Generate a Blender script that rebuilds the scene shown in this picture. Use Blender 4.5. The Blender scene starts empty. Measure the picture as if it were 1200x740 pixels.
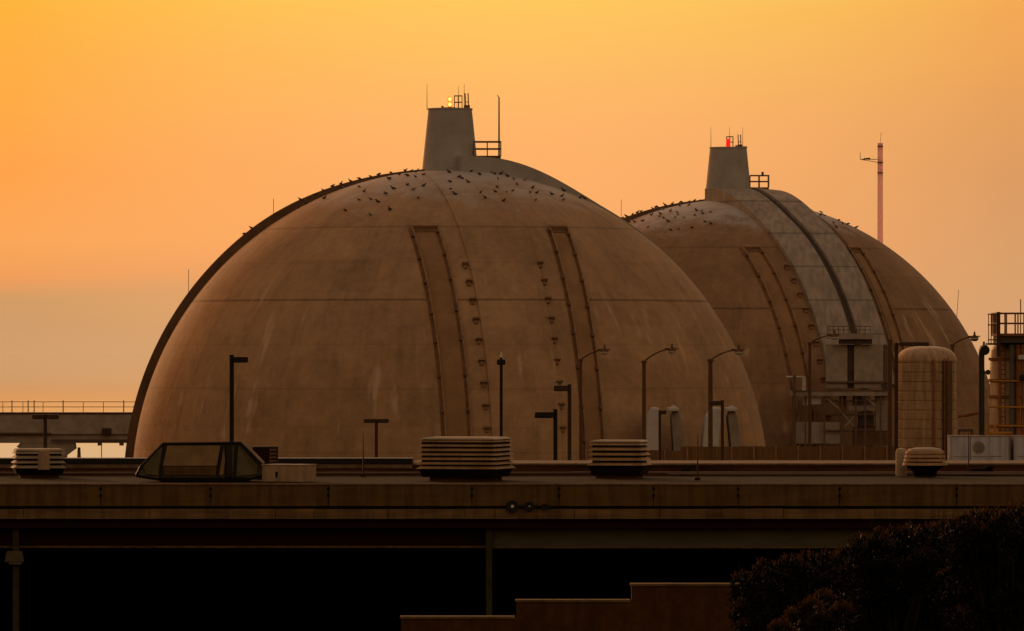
import bpy, bmesh, math, random
from mathutils import Vector, Matrix
S = bpy.context.scene
C = S.collection
R = math.radians
rnd = random.Random(7)

# ------------------------------------------------------------------ camera
FPX, HOR, CZ = 7282.0, 415.0, 18.0          # focal length in photo pixels, horizon row, eye height
cam = bpy.data.cameras.new('camera'); camo = bpy.data.objects.new('camera', cam); C.objects.link(camo)
cam.sensor_width = 36; cam.lens = FPX / 1200 * 36
camo.location = (0, 0, CZ); camo.rotation_euler = (R(90), 0, 0)
cam.shift_y = 45 / 1200
cam.clip_start = 1; cam.clip_end = 400000
S.camera = camo

# ------------------------------------------------------------------ sky, sun, exposure
SUN_EL, SUN_AZ = 8.0, -20.0                   # azimuth from the view direction (+Y), negative = left
w = bpy.data.worlds.new('World'); S.world = w; w.use_nodes = True
nt = w.node_tree; nt.nodes.clear()
def N(t, tree=None, **k):
    n = (tree or nt).nodes.new(t)
    for a, b in k.items(): setattr(n, a, b)
    return n
def lin(c):
    return tuple(((x/255)/12.92 if x/255 <= .04045 else ((x/255+.055)/1.055)**2.4) for x in c)
def wmath(op, a, b=None, clamp=False):
    n = N('ShaderNodeMath', operation=op); n.use_clamp = clamp
    for i, v in enumerate((a, b)):
        if v is None: continue
        if hasattr(v, 'links'): nt.links.new(v, n.inputs[i])
        else: n.inputs[i].default_value = v
    return n.outputs[0]
def wmix(f, a, b):
    n = N('ShaderNodeMix', data_type='RGBA')
    for s, v in ((n.inputs[0], f), (n.inputs[6], a), (n.inputs[7], b)):
        if hasattr(v, 'links'): nt.links.new(v, s)
        else: s.default_value = v
    return n.outputs[2]
tc = N('ShaderNodeTexCoord'); sx = N('ShaderNodeSeparateXYZ'); nt.links.new(tc.outputs['Generated'], sx.inputs[0])
dx, dy, dz = sx.outputs
yy = wmath('MAXIMUM', dy, 0.02)
u = wmath('DIVIDE', dx, yy); v = wmath('DIVIDE', dz, yy)
# a little uneven haze in the bands low over the sea
nz = N('ShaderNodeTexNoise'); mp = N('ShaderNodeMapping'); mp.inputs['Scale'].default_value = (14, 14, 90)
nt.links.new(tc.outputs['Generated'], mp.inputs[0]); nt.links.new(mp.outputs[0], nz.inputs[0])
nz.inputs['Scale'].default_value = 1.0; nz.inputs['Detail'].default_value = 2
v2 = wmath('ADD', v, wmath('MULTIPLY', wmath('SUBTRACT', nz.outputs[0], 0.5), 0.006))
vf = wmath('DIVIDE', wmath('ADD', v2, 0.01), 0.20, True)
def ramp(stops):
    r = N('ShaderNodeValToRGB'); e = r.color_ramp.elements
    pts = [((HOR - y) / FPX, c) for y, c in stops] + [(.09, (255, 222, 155)), (.13, (255, 240, 210)), (.19, (255, 228, 185))]
    pts = sorted(((a + .01) / .20, c) for a, c in pts)
    e[0].position = pts[0][0]; e[0].color = (*lin(pts[0][1]), 1)
    e[1].position = pts[-1][0]; e[1].color = (*lin(pts[-1][1]), 1)
    for a, c in pts[1:-1]:
        q = e.new(a); q.color = (*lin(c), 1)
    nt.links.new(vf, r.inputs[0]); return r.outputs[0]
left = ramp([(470, (222, 168, 115)), (415, (211, 159, 109)), (386, (208, 156, 105)), (350, (211, 156, 102)), (322, (240, 158, 91)), (282, (252, 167, 89)), (206, (255, 164, 77)), (100, (255, 172, 70)), (0, (255, 180, 62))])
mid = ramp([(470, (228, 172, 118)), (415, (217, 164, 114)), (350, (236, 168, 108)), (282, (252, 172, 104)), (152, (255, 180, 106)), (100, (255, 186, 102)), (22, (255, 197, 96)), (0, (255, 200, 94))])
right = ramp([(470, (222, 168, 118)), (415, (214, 160, 112)), (346, (216, 160, 109)), (200, (221, 156, 98)), (100, (234, 162, 90)), (0, (245, 170, 84))])
wl = wmath('POWER', wmath('MULTIPLY', u, -1 / .08, True), 1.7); wr = wmath('POWER', wmath('MULTIPLY', u, 1 / .08, True), 1.8)
glow = wmix(wr, wmix(wl, mid, left), right)
sky = N('ShaderNodeTexSky', sky_type='NISHITA'); sky.sun_disc = False
sky.sun_elevation = R(SUN_EL); sky.sun_rotation = R(SUN_AZ)
sky.air_density = 2.0; sky.dust_density = 6.0; sky.altitude = 20
SKY_K = 0.05
tint = N('ShaderNodeMix', data_type='RGBA', blend_type='MULTIPLY'); tint.inputs[0].default_value = 1
nt.links.new(sky.outputs[0], tint.inputs[6]); tint.inputs[7].default_value = (SKY_K * 5.6, SKY_K * 3.25, SKY_K * 2.3, 1)
# the orange glow fills the western sector round the sun and fades out into the open sky
fw = N('ShaderNodeMapRange', interpolation_type='SMOOTHSTEP'); fw.inputs[1].default_value = .80; fw.inputs[2].default_value = .985
nt.links.new(dy, fw.inputs[0])
col = wmix(fw.outputs[0], tint.outputs[2], glow)
bg = N('ShaderNodeBackground'); bg.inputs[1].default_value = 1.0; wo = N('ShaderNodeOutputWorld')
nt.links.new(col, bg.inputs[0]); nt.links.new(bg.outputs[0], wo.inputs[0])

sl = bpy.data.lights.new('sun', 'SUN'); slo = bpy.data.objects.new('sun', sl); C.objects.link(slo)
sl.energy = 0.6; sl.angle = R(3); sl.color = (1, .62, .32)
sd = Vector((math.sin(R(SUN_AZ)) * math.cos(R(SUN_EL)), math.cos(R(SUN_AZ)) * math.cos(R(SUN_EL)), math.sin(R(SUN_EL))))
slo.rotation_euler = sd.to_track_quat('Z', 'Y').to_euler()
S.view_settings.view_transform = 'Standard'; S.view_settings.look = 'None'; S.view_settings.exposure = 0; S.view_settings.gamma = 1
S.cycles.max_bounces = 5; S.cycles.caustics_reflective = False; S.cycles.caustics_refractive = False

# ------------------------------------------------------------------ helpers
def at(px, py, Y):
    return Vector(((px - 600) / FPX * Y, Y, CZ + (HOR - py) / FPX * Y))
def sc(Y): return Y / FPX                     # metres per photo pixel at distance Y

def mat(name, c, rough=.85, var=.25, scale=1.5, metal=0, bump=0, spec=.3, stretch=(1, 1, 1), emit=None, coord='Object', trans=None):
    m = bpy.data.materials.new(name); m.use_nodes = True; t = m.node_tree
    b = t.nodes['Principled BSDF']; b.inputs['Roughness'].default_value = rough
    b.inputs['Metallic'].default_value = metal; b.inputs['Specular IOR Level'].default_value = spec
    tcn = t.nodes.new('ShaderNodeTexCoord'); mpn = t.nodes.new('ShaderNodeMapping'); mpn.inputs['Scale'].default_value = stretch
    n = t.nodes.new('ShaderNodeTexNoise'); n.inputs['Scale'].default_value = scale; n.inputs['Detail'].default_value = 8; n.inputs['Roughness'].default_value = .65
    r = t.nodes.new('ShaderNodeValToRGB'); r.color_ramp.elements[0].position = .3; r.color_ramp.elements[1].position = .7
    r.color_ramp.elements[0].color = (*[x * (1 - var) for x in c], 1); r.color_ramp.elements[1].color = (*[min(1, x * (1 + var)) for x in c], 1)
    L = t.links.new
    L(tcn.outputs[coord], mpn.inputs[0]); L(mpn.outputs[0], n.inputs[0]); L(n.outputs[0], r.inputs[0]); L(r.outputs[0], b.inputs['Base Color'])
    if bump:
        bp = t.nodes.new('ShaderNodeBump'); bp.inputs['Strength'].default_value = bump; bp.inputs['Distance'].default_value = .05
        L(n.outputs[0], bp.inputs['Height']); L(bp.outputs[0], b.inputs['Normal'])
    if emit:
        b.inputs['Emission Color'].default_value = (*emit[0], 1); b.inputs['Emission Strength'].default_value = emit[1]
    if trans: b.inputs['Transmission Weight'].default_value = trans
    return m

class MB:
    def __init__(s): s.v = []; s.f = []; s.mi = []; s.mode = []; s.cur = 0
    def add(s, vs, fs, sm=False):
        k = len(s.v); s.v += [tuple(x) for x in vs]; s.f += [tuple(i + k for i in f) for f in fs]
        s.mode += [sm] * len(fs); s.mi += [s.cur] * len(fs); return s
    def box(s, c, size, rz=0, top=1.0, M=None):
        x, y, z = [q / 2 for q in size]; vs = []
        for sz in (-1, 1):
            k = top if sz > 0 else 1
            for a, b in ((-1, -1), (1, -1), (1, 1), (-1, 1)): vs.append(Vector((a * x * k, b * y * k, sz * z)))
        rot = Matrix.Rotation(rz, 3, 'Z')
        if M is not None: rot = M
        c = Vector(c); vs = [rot @ p + c for p in vs]
        return s.add(vs, [(0, 3, 2, 1), (4, 5, 6, 7), (0, 1, 5, 4), (1, 2, 6, 5), (2, 3, 7, 6), (3, 0, 4, 7)])
    def b2(s, a, b): # box from two corners
        a = Vector(a); b = Vector(b); return s.box((a + b) / 2, [abs(b[i] - a[i]) for i in range(3)])
    def tube(s, pts, r, n=8, caps=True):
        pts = [Vector(p) for p in pts]; rs = r if isinstance(r, (list, tuple)) else [r] * len(pts)
        vs = []; fs = []; up = None
        for i, p in enumerate(pts):
            d = (pts[min(i + 1, len(pts) - 1)] - pts[max(i - 1, 0)]).normalized()
            if up is None: up = Vector((0, 0, 1)) if abs(d.z) < .9 else Vector((0, 1, 0))
            a = d.cross(up).normalized(); b = a.cross(d).normalized(); up = b
            for k in range(n):
                t = 2 * math.pi * k / n + .3; vs.append(p + (a * math.cos(t) + b * math.sin(t)) * rs[i])
        for i in range(len(pts) - 1):
            for k in range(n):
                a0 = i * n + k; a1 = i * n + (k + 1) % n; fs.append((a0, a1, a1 + n, a0 + n))
        if caps: fs.append(tuple(range(n))[::-1]); fs.append(tuple(range(len(vs) - n, len(vs))))
        return s.add(vs, fs, n > 6)
    def lathe(s, c, prof, n=32, cap=True):
        c = Vector(c); vs = []; fs = []
        for r, z in prof:
            for k in range(n):
                t = 2 * math.pi * k / n; vs.append(c + Vector((r * math.cos(t), r * math.sin(t), z)))
        for i in range(len(prof) - 1):
            for k in range(n):
                a0 = i * n + k; a1 = i * n + (k + 1) % n; fs.append((a0, a1, a1 + n, a0 + n))
        if cap: fs.append(tuple(range(n))[::-1]); fs.append(tuple(range(len(vs) - n, len(vs))))
        return s.add(vs, fs, True)
    def build(s, name, m, parent=None, loc=(0, 0, 0), bevel=0):
        me = bpy.data.meshes.new(name); me.from_pydata(s.v, [], s.f)
        for mm in (m if isinstance(m, (list, tuple)) else [m]): me.materials.append(mm)
        me.polygons.foreach_set('use_smooth', s.mode); me.polygons.foreach_set('material_index', s.mi)
        bm = bmesh.new(); bm.from_mesh(me); bmesh.ops.recalc_face_normals(bm, faces=bm.faces); bm.to_mesh(me); bm.free()
        if any(s.mode):
            me.set_sharp_from_angle(angle=R(40))
        o = bpy.data.objects.new(name, me); C.objects.link(o)
        if parent is not None:
            o.parent = parent; o.location = Vector(loc) - parent.location if loc != (0, 0, 0) else -parent.location
        else: o.location = loc
        if bevel:
            bv = o.modifiers.new('bevel', 'BEVEL'); bv.width = bevel; bv.segments = 2; bv.limit_method = 'ANGLE'
        return o
def tag(o, label=None, cat=None, group=None, kind=None):
    for k, x in (('label', label), ('category', cat), ('group', group), ('kind', kind)):
        if x: o[k] = x
    return o
def thing(name, label, cat, loc, group=None):
    o = bpy.data.objects.new(name, None); C.objects.link(o); o.location = loc; o.empty_display_size = .2
    return tag(o, label, cat, group)

# ------------------------------------------------------------------ materials
def dome_mat(name, base, guano, seed, Rr, joints):
    m = bpy.data.materials.new(name); m.use_nodes = True; t = m.node_tree; L = t.links.new
    b = t.nodes['Principled BSDF']; b.inputs['Roughness'].default_value = .8; b.inputs['Specular IOR Level'].default_value = .25
    def nd(k, **a):
        n = t.nodes.new(k)
        for x, y in a.items(): setattr(n, x, y)
        return n
    def mth(op, a, bb=None, clamp=False):
        n = nd('ShaderNodeMath', operation=op); n.use_clamp = clamp
        for i, q in enumerate((a, bb)):
            if q is None: continue
            if hasattr(q, 'links'): L(q, n.inputs[i])
            else: n.inputs[i].default_value = q
        return n.outputs[0]
    def mr(x, a, bb, c=0, d=1, smooth=True):
        n = nd('ShaderNodeMapRange', interpolation_type='SMOOTHSTEP' if smooth else 'LINEAR'); L(x, n.inputs[0])
        for i, q in enumerate((a, bb, c, d)): n.inputs[i + 1].default_value = q
        return n.outputs[0]
    def mixc(f, a, c, bt='MIX'):
        n = nd('ShaderNodeMix', data_type='RGBA', blend_type=bt)
        for s_, q in ((n.inputs[0], f), (n.inputs[6], a), (n.inputs[7], c)):
            if hasattr(q, 'links'): L(q, s_)
            else: s_.default_value = q if not isinstance(q, tuple) else (*q, 1)[:4]
        return n.outputs[2]
    def noise(vec, s_, d=6, ro=.6):
        n = nd('ShaderNodeTexNoise'); n.inputs['Scale'].default_value = s_; n.inputs['Detail'].default_value = d; n.inputs['Roughness'].default_value = ro
        L(vec, n.inputs[0]); return n.outputs[0]
    tcn = nd('ShaderNodeTexCoord'); sp = nd('ShaderNodeSeparateXYZ'); L(tcn.outputs['Object'], sp.inputs[0])
    x, y, z = sp.outputs
    big = noise(tcn.outputs['Object'], .12, 6); fine = noise(tcn.outputs['Object'], 1.6, 9, .75); speck = noise(tcn.outputs['Object'], 7, 4, .7)
    az = mth('ARCTAN2', x, y)
    cv = nd('ShaderNodeCombineXYZ'); L(mth('MULTIPLY', az, 11), cv.inputs[0]); L(mth('MULTIPLY', z, .05), cv.inputs[1]); cv.inputs[2].default_value = seed
    runs = noise(cv.outputs[0], 1.9, 5, .7)
    cv2 = nd('ShaderNodeCombineXYZ'); L(mth('MULTIPLY', az, 17), cv2.inputs[0]); L(mth('MULTIPLY', z, .13), cv2.inputs[1]); cv2.inputs[2].default_value = seed + 5
    runs2 = noise(cv2.outputs[0], 1.6, 3, .6)
    # lifts: each pour between two joints has its own tone
    cv3 = nd('ShaderNodeCombineXYZ'); L(mth('MULTIPLY', mth('FLOOR', mth('MULTIPLY', z, .42)), 3.7), cv3.inputs[2]); L(mth('MULTIPLY', mth('FLOOR', mth('MULTIPLY', az, 4.2)), 1.3), cv3.inputs[0])
    wn = nd('ShaderNodeTexWhiteNoise'); L(cv3.outputs[0], wn.inputs[0])
    val = mth('ADD', mth('MULTIPLY', mth('SUBTRACT', big, .5), .8), mth('ADD', mth('MULTIPLY', mth('SUBTRACT', fine, .5), .8), mth('MULTIPLY', mth('SUBTRACT', noise(tcn.outputs['Object'], .45, 5, .7), .5), .7)))
    val = mth('ADD', val, mth('MULTIPLY', mth('SUBTRACT', runs, .5), .60))
    val = mth('ADD', val, mth('MULTIPLY', mth('SUBTRACT', wn.outputs[0], .5), .14))
    val = mth('ADD', val, 1.0)
    # horizontal construction joints
    for zz, wd, k in joints:
        d = mth('ABSOLUTE', mth('SUBTRACT', z, zz))
        d = mth('ADD', d, mth('MULTIPLY', mth('SUBTRACT', fine, .5), .06))
        val = mth('MULTIPLY', val, mr(d, wd * .35, wd, 1 - k, 1))
    vv = nd('ShaderNodeCombineXYZ')
    for i in range(3): L(val, vv.inputs[i])
    colr = mixc(1.0, base, vv.outputs[0], 'MULTIPLY')
    # pale lime streaks run down from the joints
    st = mth('MULTIPLY', mr(runs2, .55, .70), mr(noise(tcn.outputs['Object'], .20, 3), .46, .60))
    st = mth('MULTIPLY', st, mr(z, 16, 13.5))
    colr = mixc(mth('MULTIPLY', st, .62), colr, (.60, .44, .30))
    # rust-brown dirt
    colr = mixc(mth('MULTIPLY', mr(runs, .57, .72), .22), colr, (.24, .12, .05))
    # guano round the crown
    g = mth('ADD', mr(z, Rr * .80, Rr * .99, 0, 1, False), mth('MULTIPLY', mth('SUBTRACT', noise(tcn.outputs['Object'], .35, 7, .7), .5), 1.5))
    g = mth('ADD', g, mth('MULTIPLY', mth('SUBTRACT', speck, .5), .7))
    colr = mixc(mth('MULTIPLY', mr(g, .28, .95), guano), colr, (.50, .49, .50))
    L(colr, b.inputs['Base Color'])
    bp = nd('ShaderNodeBump'); bp.inputs['Strength'].default_value = .5; bp.inputs['Distance'].default_value = .06
    L(mth('ADD', fine, mth('MULTIPLY', speck, .3)), bp.inputs['Height']); L(bp.outputs[0], b.inputs['Normal'])
    return m

RD = 23.52
def rim_h(t): x = max(0, min(1, (t - 4) / 34)); return .12 + .52 * x * x * (3 - 2 * x)
JN = [(.81 * RD, .10, .26), (.585 * RD, .11, .46), (.316 * RD, .09, .16), (.45 * RD, .08, .10), (.125 * RD, .08, .14), (.70 * RD, .08, .09), (.20*RD, .07, .08)]
M = {}
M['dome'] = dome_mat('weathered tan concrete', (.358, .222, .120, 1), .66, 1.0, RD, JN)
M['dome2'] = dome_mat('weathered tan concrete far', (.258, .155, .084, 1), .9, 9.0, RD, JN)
M['rail_shadow'] = mat('dark rail shadow strip', (.17, .088, .04), scale=1, var=.4)  # shadow line beside the strap rails, put into a dark colour
M['recess'] = mat('brown stained concrete strip', (.29, .165, .078), scale=.6, var=.22)
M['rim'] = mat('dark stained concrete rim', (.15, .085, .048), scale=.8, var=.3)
M['rail'] = mat('weathered tan strip', (.30, .18, .10), scale=2, var=.3)
M['bracket'] = mat('stained steel bracket', (.25, .15, .085), scale=3)
M['grey'] = mat('grey painted concrete', (.36, .34, .325), scale=.5, var=.16, bump=.2)
def jointed(name, c, period, k=.45):
    m = mat(name, c, scale=.6, var=.16, bump=.2); t = m.node_tree; L = t.links.new
    b = t.nodes['Principled BSDF']; src = b.inputs['Base Color'].links[0].from_socket
    tcn = t.nodes.new('ShaderNodeTexCoord'); sp = t.nodes.new('ShaderNodeSeparateXYZ'); L(tcn.outputs['Object'], sp.inputs[0])
    md = t.nodes.new('ShaderNodeMath'); md.operation = 'PINGPONG'; L(sp.outputs[2], md.inputs[0]); md.inputs[1].default_value = period
    mr = t.nodes.new('ShaderNodeMapRange'); L(md.outputs[0], mr.inputs[0]); mr.inputs[1].default_value = .02; mr.inputs[2].default_value = .09; mr.inputs[3].default_value = 1 - k; mr.inputs[4].default_value = 1
    mx = t.nodes.new('ShaderNodeMix'); mx.data_type = 'RGBA'; mx.blend_type = 'MULTIPLY'; mx.inputs[0].default_value = 1
    L(src, mx.inputs[6]); L(mr.outputs[0], mx.inputs[7]); L(mx.outputs[2], b.inputs['Base Color']); return m
M['greyj'] = jointed('grey jointed covering', (.32, .268, .222), 1.45)
M['shade'] = mat('shaded white panel', (.27, .225, .19), scale=.9, var=.35, stretch=(1, 1, .5))  # white hood panel with the shade under the lip put into its colour
M['slot'] = mat('dark slot', (.075, .055, .045), scale=2)
M['steel'] = mat('brown painted steel', (.12, .075, .05), scale=5, rough=.6)
M['rust'] = mat('rusted steel', (.22, .09, .035), scale=6, var=.5)
M['black'] = mat('black painted steel', (.008, .006, .005), rough=.5, scale=5, spec=.2)
M['dkbrown'] = mat('dark bronze steel', (.045, .022, .012), rough=.55, scale=5, spec=.25)
M['lamppost'] = mat('weathered lamp post steel', (.11, .058, .026), rough=.7, scale=5, spec=.2)
M['dull'] = mat('dull grey lamp housing', (.07, .055, .035))
M['lens'] = mat('pale lamp lens', (.8, .74, .66), rough=.2, scale=3, var=.05, spec=.6, trans=.3)
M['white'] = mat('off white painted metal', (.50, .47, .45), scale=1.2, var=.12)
M['offwhite'] = mat('dull white painted steel', (.32, .268, .226), scale=1.1, var=.28)
M['cream'] = mat('cream tank steel', (.38, .25, .14), scale=1.1, var=.45, stretch=(2.5, 2.5, .35), rough=.5)
M['whip'] = mat('thin aerial metal', (.25, .17, .12), scale=3)
M['pink'] = mat('pale pink grey mast', (.62, .42, .34), scale=1.2, rough=.4, spec=.5)
def hazy_mast():  # hazy, backlit paleness of the mast put into a translucent pink
    m = mat('translucent hazy pink mast', (.60, .42, .36), scale=1.2, rough=.5); t = m.node_tree; b = t.nodes['Principled BSDF']
    tr = t.nodes.new('ShaderNodeBsdfTranslucent'); tr.inputs[0].default_value = (1, .78, .80, 1); mx = t.nodes.new('ShaderNodeMixShader'); mx.inputs[0].default_value = .8
    t.links.new(b.outputs[0], mx.inputs[1]); t.links.new(tr.outputs[0], mx.inputs[2]); t.links.new(mx.outputs[0], t.nodes['Material Output'].inputs[0]); return m
M['pink'] = hazy_mast()
M['fascia'] = mat('dark tan fascia panel', (.105, .062, .022), scale=.7, var=.22, stretch=(.5, 1, 3), rough=.9, spec=.12)
M['ledge'] = mat('tan metal ledge', (.15, .092, .042), scale=1.2, var=.35, stretch=(.4, 1, 3), rough=.85, spec=.12)
M['cap'] = mat('weathered parapet coping', (.15, .095, .055), scale=1.3, var=.3, stretch=(.4, 1, 1), spec=.15)
M['roof'] = mat('tan gravel roof', (.040, .026, .014), scale=2.2, var=.45, spec=.02)
M['curb'] = mat('red brown roof curb', (.075, .032, .014), scale=.8, var=.6, stretch=(.3, 1, 2), spec=.1)
M['colm'] = mat('dark grey brown column', (.045, .038, .024), spec=.05)
M['soffit'] = mat('nearly black soffit', (.025, .010, .006), spec=.05)
M['beam'] = mat('olive grey beam', (.085, .080, .062), scale=.8, var=.3, stretch=(.3, 1, 1), spec=.1)
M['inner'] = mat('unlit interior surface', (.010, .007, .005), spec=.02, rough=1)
M['slat'] = mat('tan louver blade', (.33, .20, .105), scale=1.2, var=.3, stretch=(.6, .6, 3), rough=.7)
M['slatp'] = mat('pale louver blade', (.32, .25, .17), scale=1.2, var=.3, stretch=(.6, .6, 3), rough=.7)
M['lcore'] = mat('dark louver interior', (.030, .018, .010), spec=.05)
M['core'] = mat('black louver core', (.010, .006, .005), spec=.05)
M['hood'] = mat('dark olive hood sheet', (.085, .068, .032), scale=1.4, var=.35, rough=.6, spec=.25)
M['hoodp'] = mat('olive tan hood panel', (.19, .115, .045), scale=1.1, var=.3, rough=.6, spec=.25)
M['boxp'] = mat('pale beige sheet metal', (.31, .215, .14), scale=1.5, var=.15)
M['container'] = mat('bluish white container paint', (.42, .42, .50), scale=.9, var=.1)
M['fence'] = mat('brown slatted fence', (.17, .085, .03), scale=2, var=.4, stretch=(4, 1, .3))
M['wall'] = mat('brown rough block wall', (.062, .027, .009), scale=3, var=.35, bump=.6, spec=.1)
M['soil'] = mat('dark dry slope', (.045, .028, .014), scale=.8, var=.5, bump=.5, spec=.05)
M['grade'] = mat('asphalt yard', (.06, .048, .038), scale=.7, var=.3, spec=.1)
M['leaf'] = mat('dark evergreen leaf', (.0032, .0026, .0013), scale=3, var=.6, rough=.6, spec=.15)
M['twig'] = mat('bark', (.012, .007, .004), scale=8, var=.4)
M['bird'] = mat('dark seabird plumage', (.06, .035, .022), scale=12, var=.5, rough=.8)
M['birdp'] = mat('grey gull plumage', (.22, .19, .17), scale=12, var=.4, rough=.8)
M['amber'] = mat('lit amber beacon', (.9, .2, .03), emit=((1, .16, .012), 1.6))
M['core_glow'] = mat('bright beacon filament lens', (1, .8, .3), emit=((1, .62, .13), 2.2))
M['red'] = mat('lit red beacon', (.8, .02, .02), emit=((1, .012, .010), .85))
M['yellow'] = mat('yellow painted steel', (.42, .20, .03), scale=5, var=.3)
M['orange'] = mat('orange primer pipe', (.26, .085, .02), scale=5, var=.4)
M['teal'] = mat('blue grey pipe', (.10, .10, .09), scale=4)
M['green'] = mat('dark green black post', (.018, .022, .018), rough=.5)
M['emb'] = mat('blue grey emblem paint', (.17, .16, .16), scale=7, var=.35)
M['emb2'] = mat('brown emblem paint', (.26, .19, .12), scale=7, var=.35)
# leaf tips: warm rim light put into a browner, translucent colour
def tipmat():
    m = bpy.data.materials.new('rim lit leaf tip and dry grass'); m.use_nodes = True; t = m.node_tree; L = t.links.new
    b = t.nodes['Principled BSDF']; b.inputs['Base Color'].default_value = (.018, .009, .003, 1); b.inputs['Roughness'].default_value = .7
    tr = t.nodes.new('ShaderNodeBsdfTranslucent'); tr.inputs[0].default_value = (.07, .032, .007, 1)
    mx = t.nodes.new('ShaderNodeMixShader'); mx.inputs[0].default_value = .5
    o = t.nodes['Material Output']; L(b.outputs[0], mx.inputs[1]); L(tr.outputs[0], mx.inputs[2]); L(mx.outputs[0], o.inputs[0]); return m
M['tip'] = tipmat()

def drips(m, lo=.55):
    t = m.node_tree; L = t.links.new; b = t.nodes['Principled BSDF']; src = b.inputs['Base Color'].links[0].from_socket
    tcn = t.nodes.new('ShaderNodeTexCoord'); mp_ = t.nodes.new('ShaderNodeMapping'); mp_.inputs['Scale'].default_value = (2.6, 1, .25); n = t.nodes.new('ShaderNodeTexNoise'); n.inputs['Scale'].default_value = 1; n.inputs['Detail'].default_value = 7
    L(tcn.outputs['Object'], mp_.inputs[0]); L(mp_.outputs[0], n.inputs[0])
    r_ = t.nodes.new('ShaderNodeMapRange'); L(n.outputs[0], r_.inputs[0])
    for i, q in enumerate((.40, .58, lo, 1.12)): r_.inputs[i + 1].default_value = q
    mx = t.nodes.new('ShaderNodeMix'); mx.data_type = 'RGBA'; mx.blend_type = 'MULTIPLY'; mx.inputs[0].default_value = 1; L(src, mx.inputs[6]); L(r_.outputs[0], mx.inputs[7]); L(mx.outputs[2], b.inputs['Base Color'])
for k in ('fascia', 'ledge', 'cap', 'slat', 'wall', 'greyj', 'boxp', 'container'): drips(M[k], .78 if k in ('fascia', 'ledge', 'cap') else .85)

# ------------------------------------------------------------------ setting: terrain, sea
def profile(Y):
    pts = [(-400, 18), (-40, 16.6), (0, 16.2), (60, 13.9), (120, 11.9), (160, 10.0), (185, 9.0), (235, 3.6), (290, 3.0), (364.5, 3.0), (365.5, 8.0), (592, 8.0), (606, -3), (640, -8.6), (700, -11)]
    for (a, za), (b, zb) in zip(pts, pts[1:]):
        if Y <= b: return za + (zb - za) * (Y - a) / (b - a)
    return -11
mb = MB(); ys = [-400, -200, -40] + [i * 10 for i in range(0, 37)] + [364.5, 365.5, 372, 400, 450, 500, 550, 592, 599, 606, 620, 640, 700]
xs = [-900, -600, -300, -150] + [i * 6 for i in range(-16, 17)] + [150, 300, 600, 900]
for Y in ys:
    for X in xs:
        z = profile(Y)
        if 0 < Y < 235 and abs(X) > 3: z += .35 * math.sin(X * .21 + Y * .05) * math.sin(Y * .09 + 1) - .15
        mb.v.append((X, Y, z))
nx = len(xs); mb.f = [(j * nx + i, j * nx + i + 1, (j + 1) * nx + i + 1, (j + 1) * nx + i) for j in range(len(ys) - 1) for i in range(nx - 1)]
for f in mb.f:
    c = sum(mb.v[i][1] for i in f) / 4; mb.mi.append(1 if 240 < c < 592 else 0); mb.mode.append(False)
tag(mb.build('ground', [M['soil'], M['grade']]), kind='structure')
def seamat():
    m = bpy.data.materials.new('hazy evening sea'); m.use_nodes = True; t = m.node_tree; L = t.links.new
    b = t.nodes['Principled BSDF']; b.inputs['Base Color'].default_value = (.55, .46, .44, 1); b.inputs['Roughness'].default_value = .0; b.inputs['IOR'].default_value = 2.2
    tcn = t.nodes.new('ShaderNodeTexCoord'); mp_ = t.nodes.new('ShaderNodeMapping'); mp_.inputs['Scale'].default_value = (.02, .05, 1)
    n = t.nodes.new('ShaderNodeTexNoise'); n.inputs['Scale'].default_value = 1; n.inputs['Detail'].default_value = 6
    bp = t.nodes.new('ShaderNodeBump'); bp.inputs['Strength'].default_value = .01; bp.inputs['Distance'].default_value = .1
    sp = t.nodes.new('ShaderNodeSeparateXYZ'); L(tcn.outputs['Object'], sp.inputs[0])
    dv = t.nodes.new('ShaderNodeMath'); dv.operation = 'DIVIDE'; dv.inputs[0].default_value = 1000.0; L(sp.outputs[1], dv.inputs[1])
    mr = t.nodes.new('ShaderNodeMapRange'); L(dv.outputs[0], mr.inputs[0])      # calm offshore, ruffled inshore
    for i, q in enumerate((.08, .60, 0, .20)): mr.inputs[i + 1].default_value = q
    L(mr.outputs[0], b.inputs['Roughness'])
    L(tcn.outputs['Object'], mp_.inputs[0]); L(mp_.outputs[0], n.inputs[0]); L(n.outputs[0], bp.inputs['Height']); L(bp.outputs[0], b.inputs['Normal']); return m
mb = MB(); mb.add([(-90000, 595, -9), (90000, 595, -9), (90000, 150000, -9), (-90000, 150000, -9)], [(0, 1, 2, 3)])
tag(mb.build('sea', seamat()), kind='structure')

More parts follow.
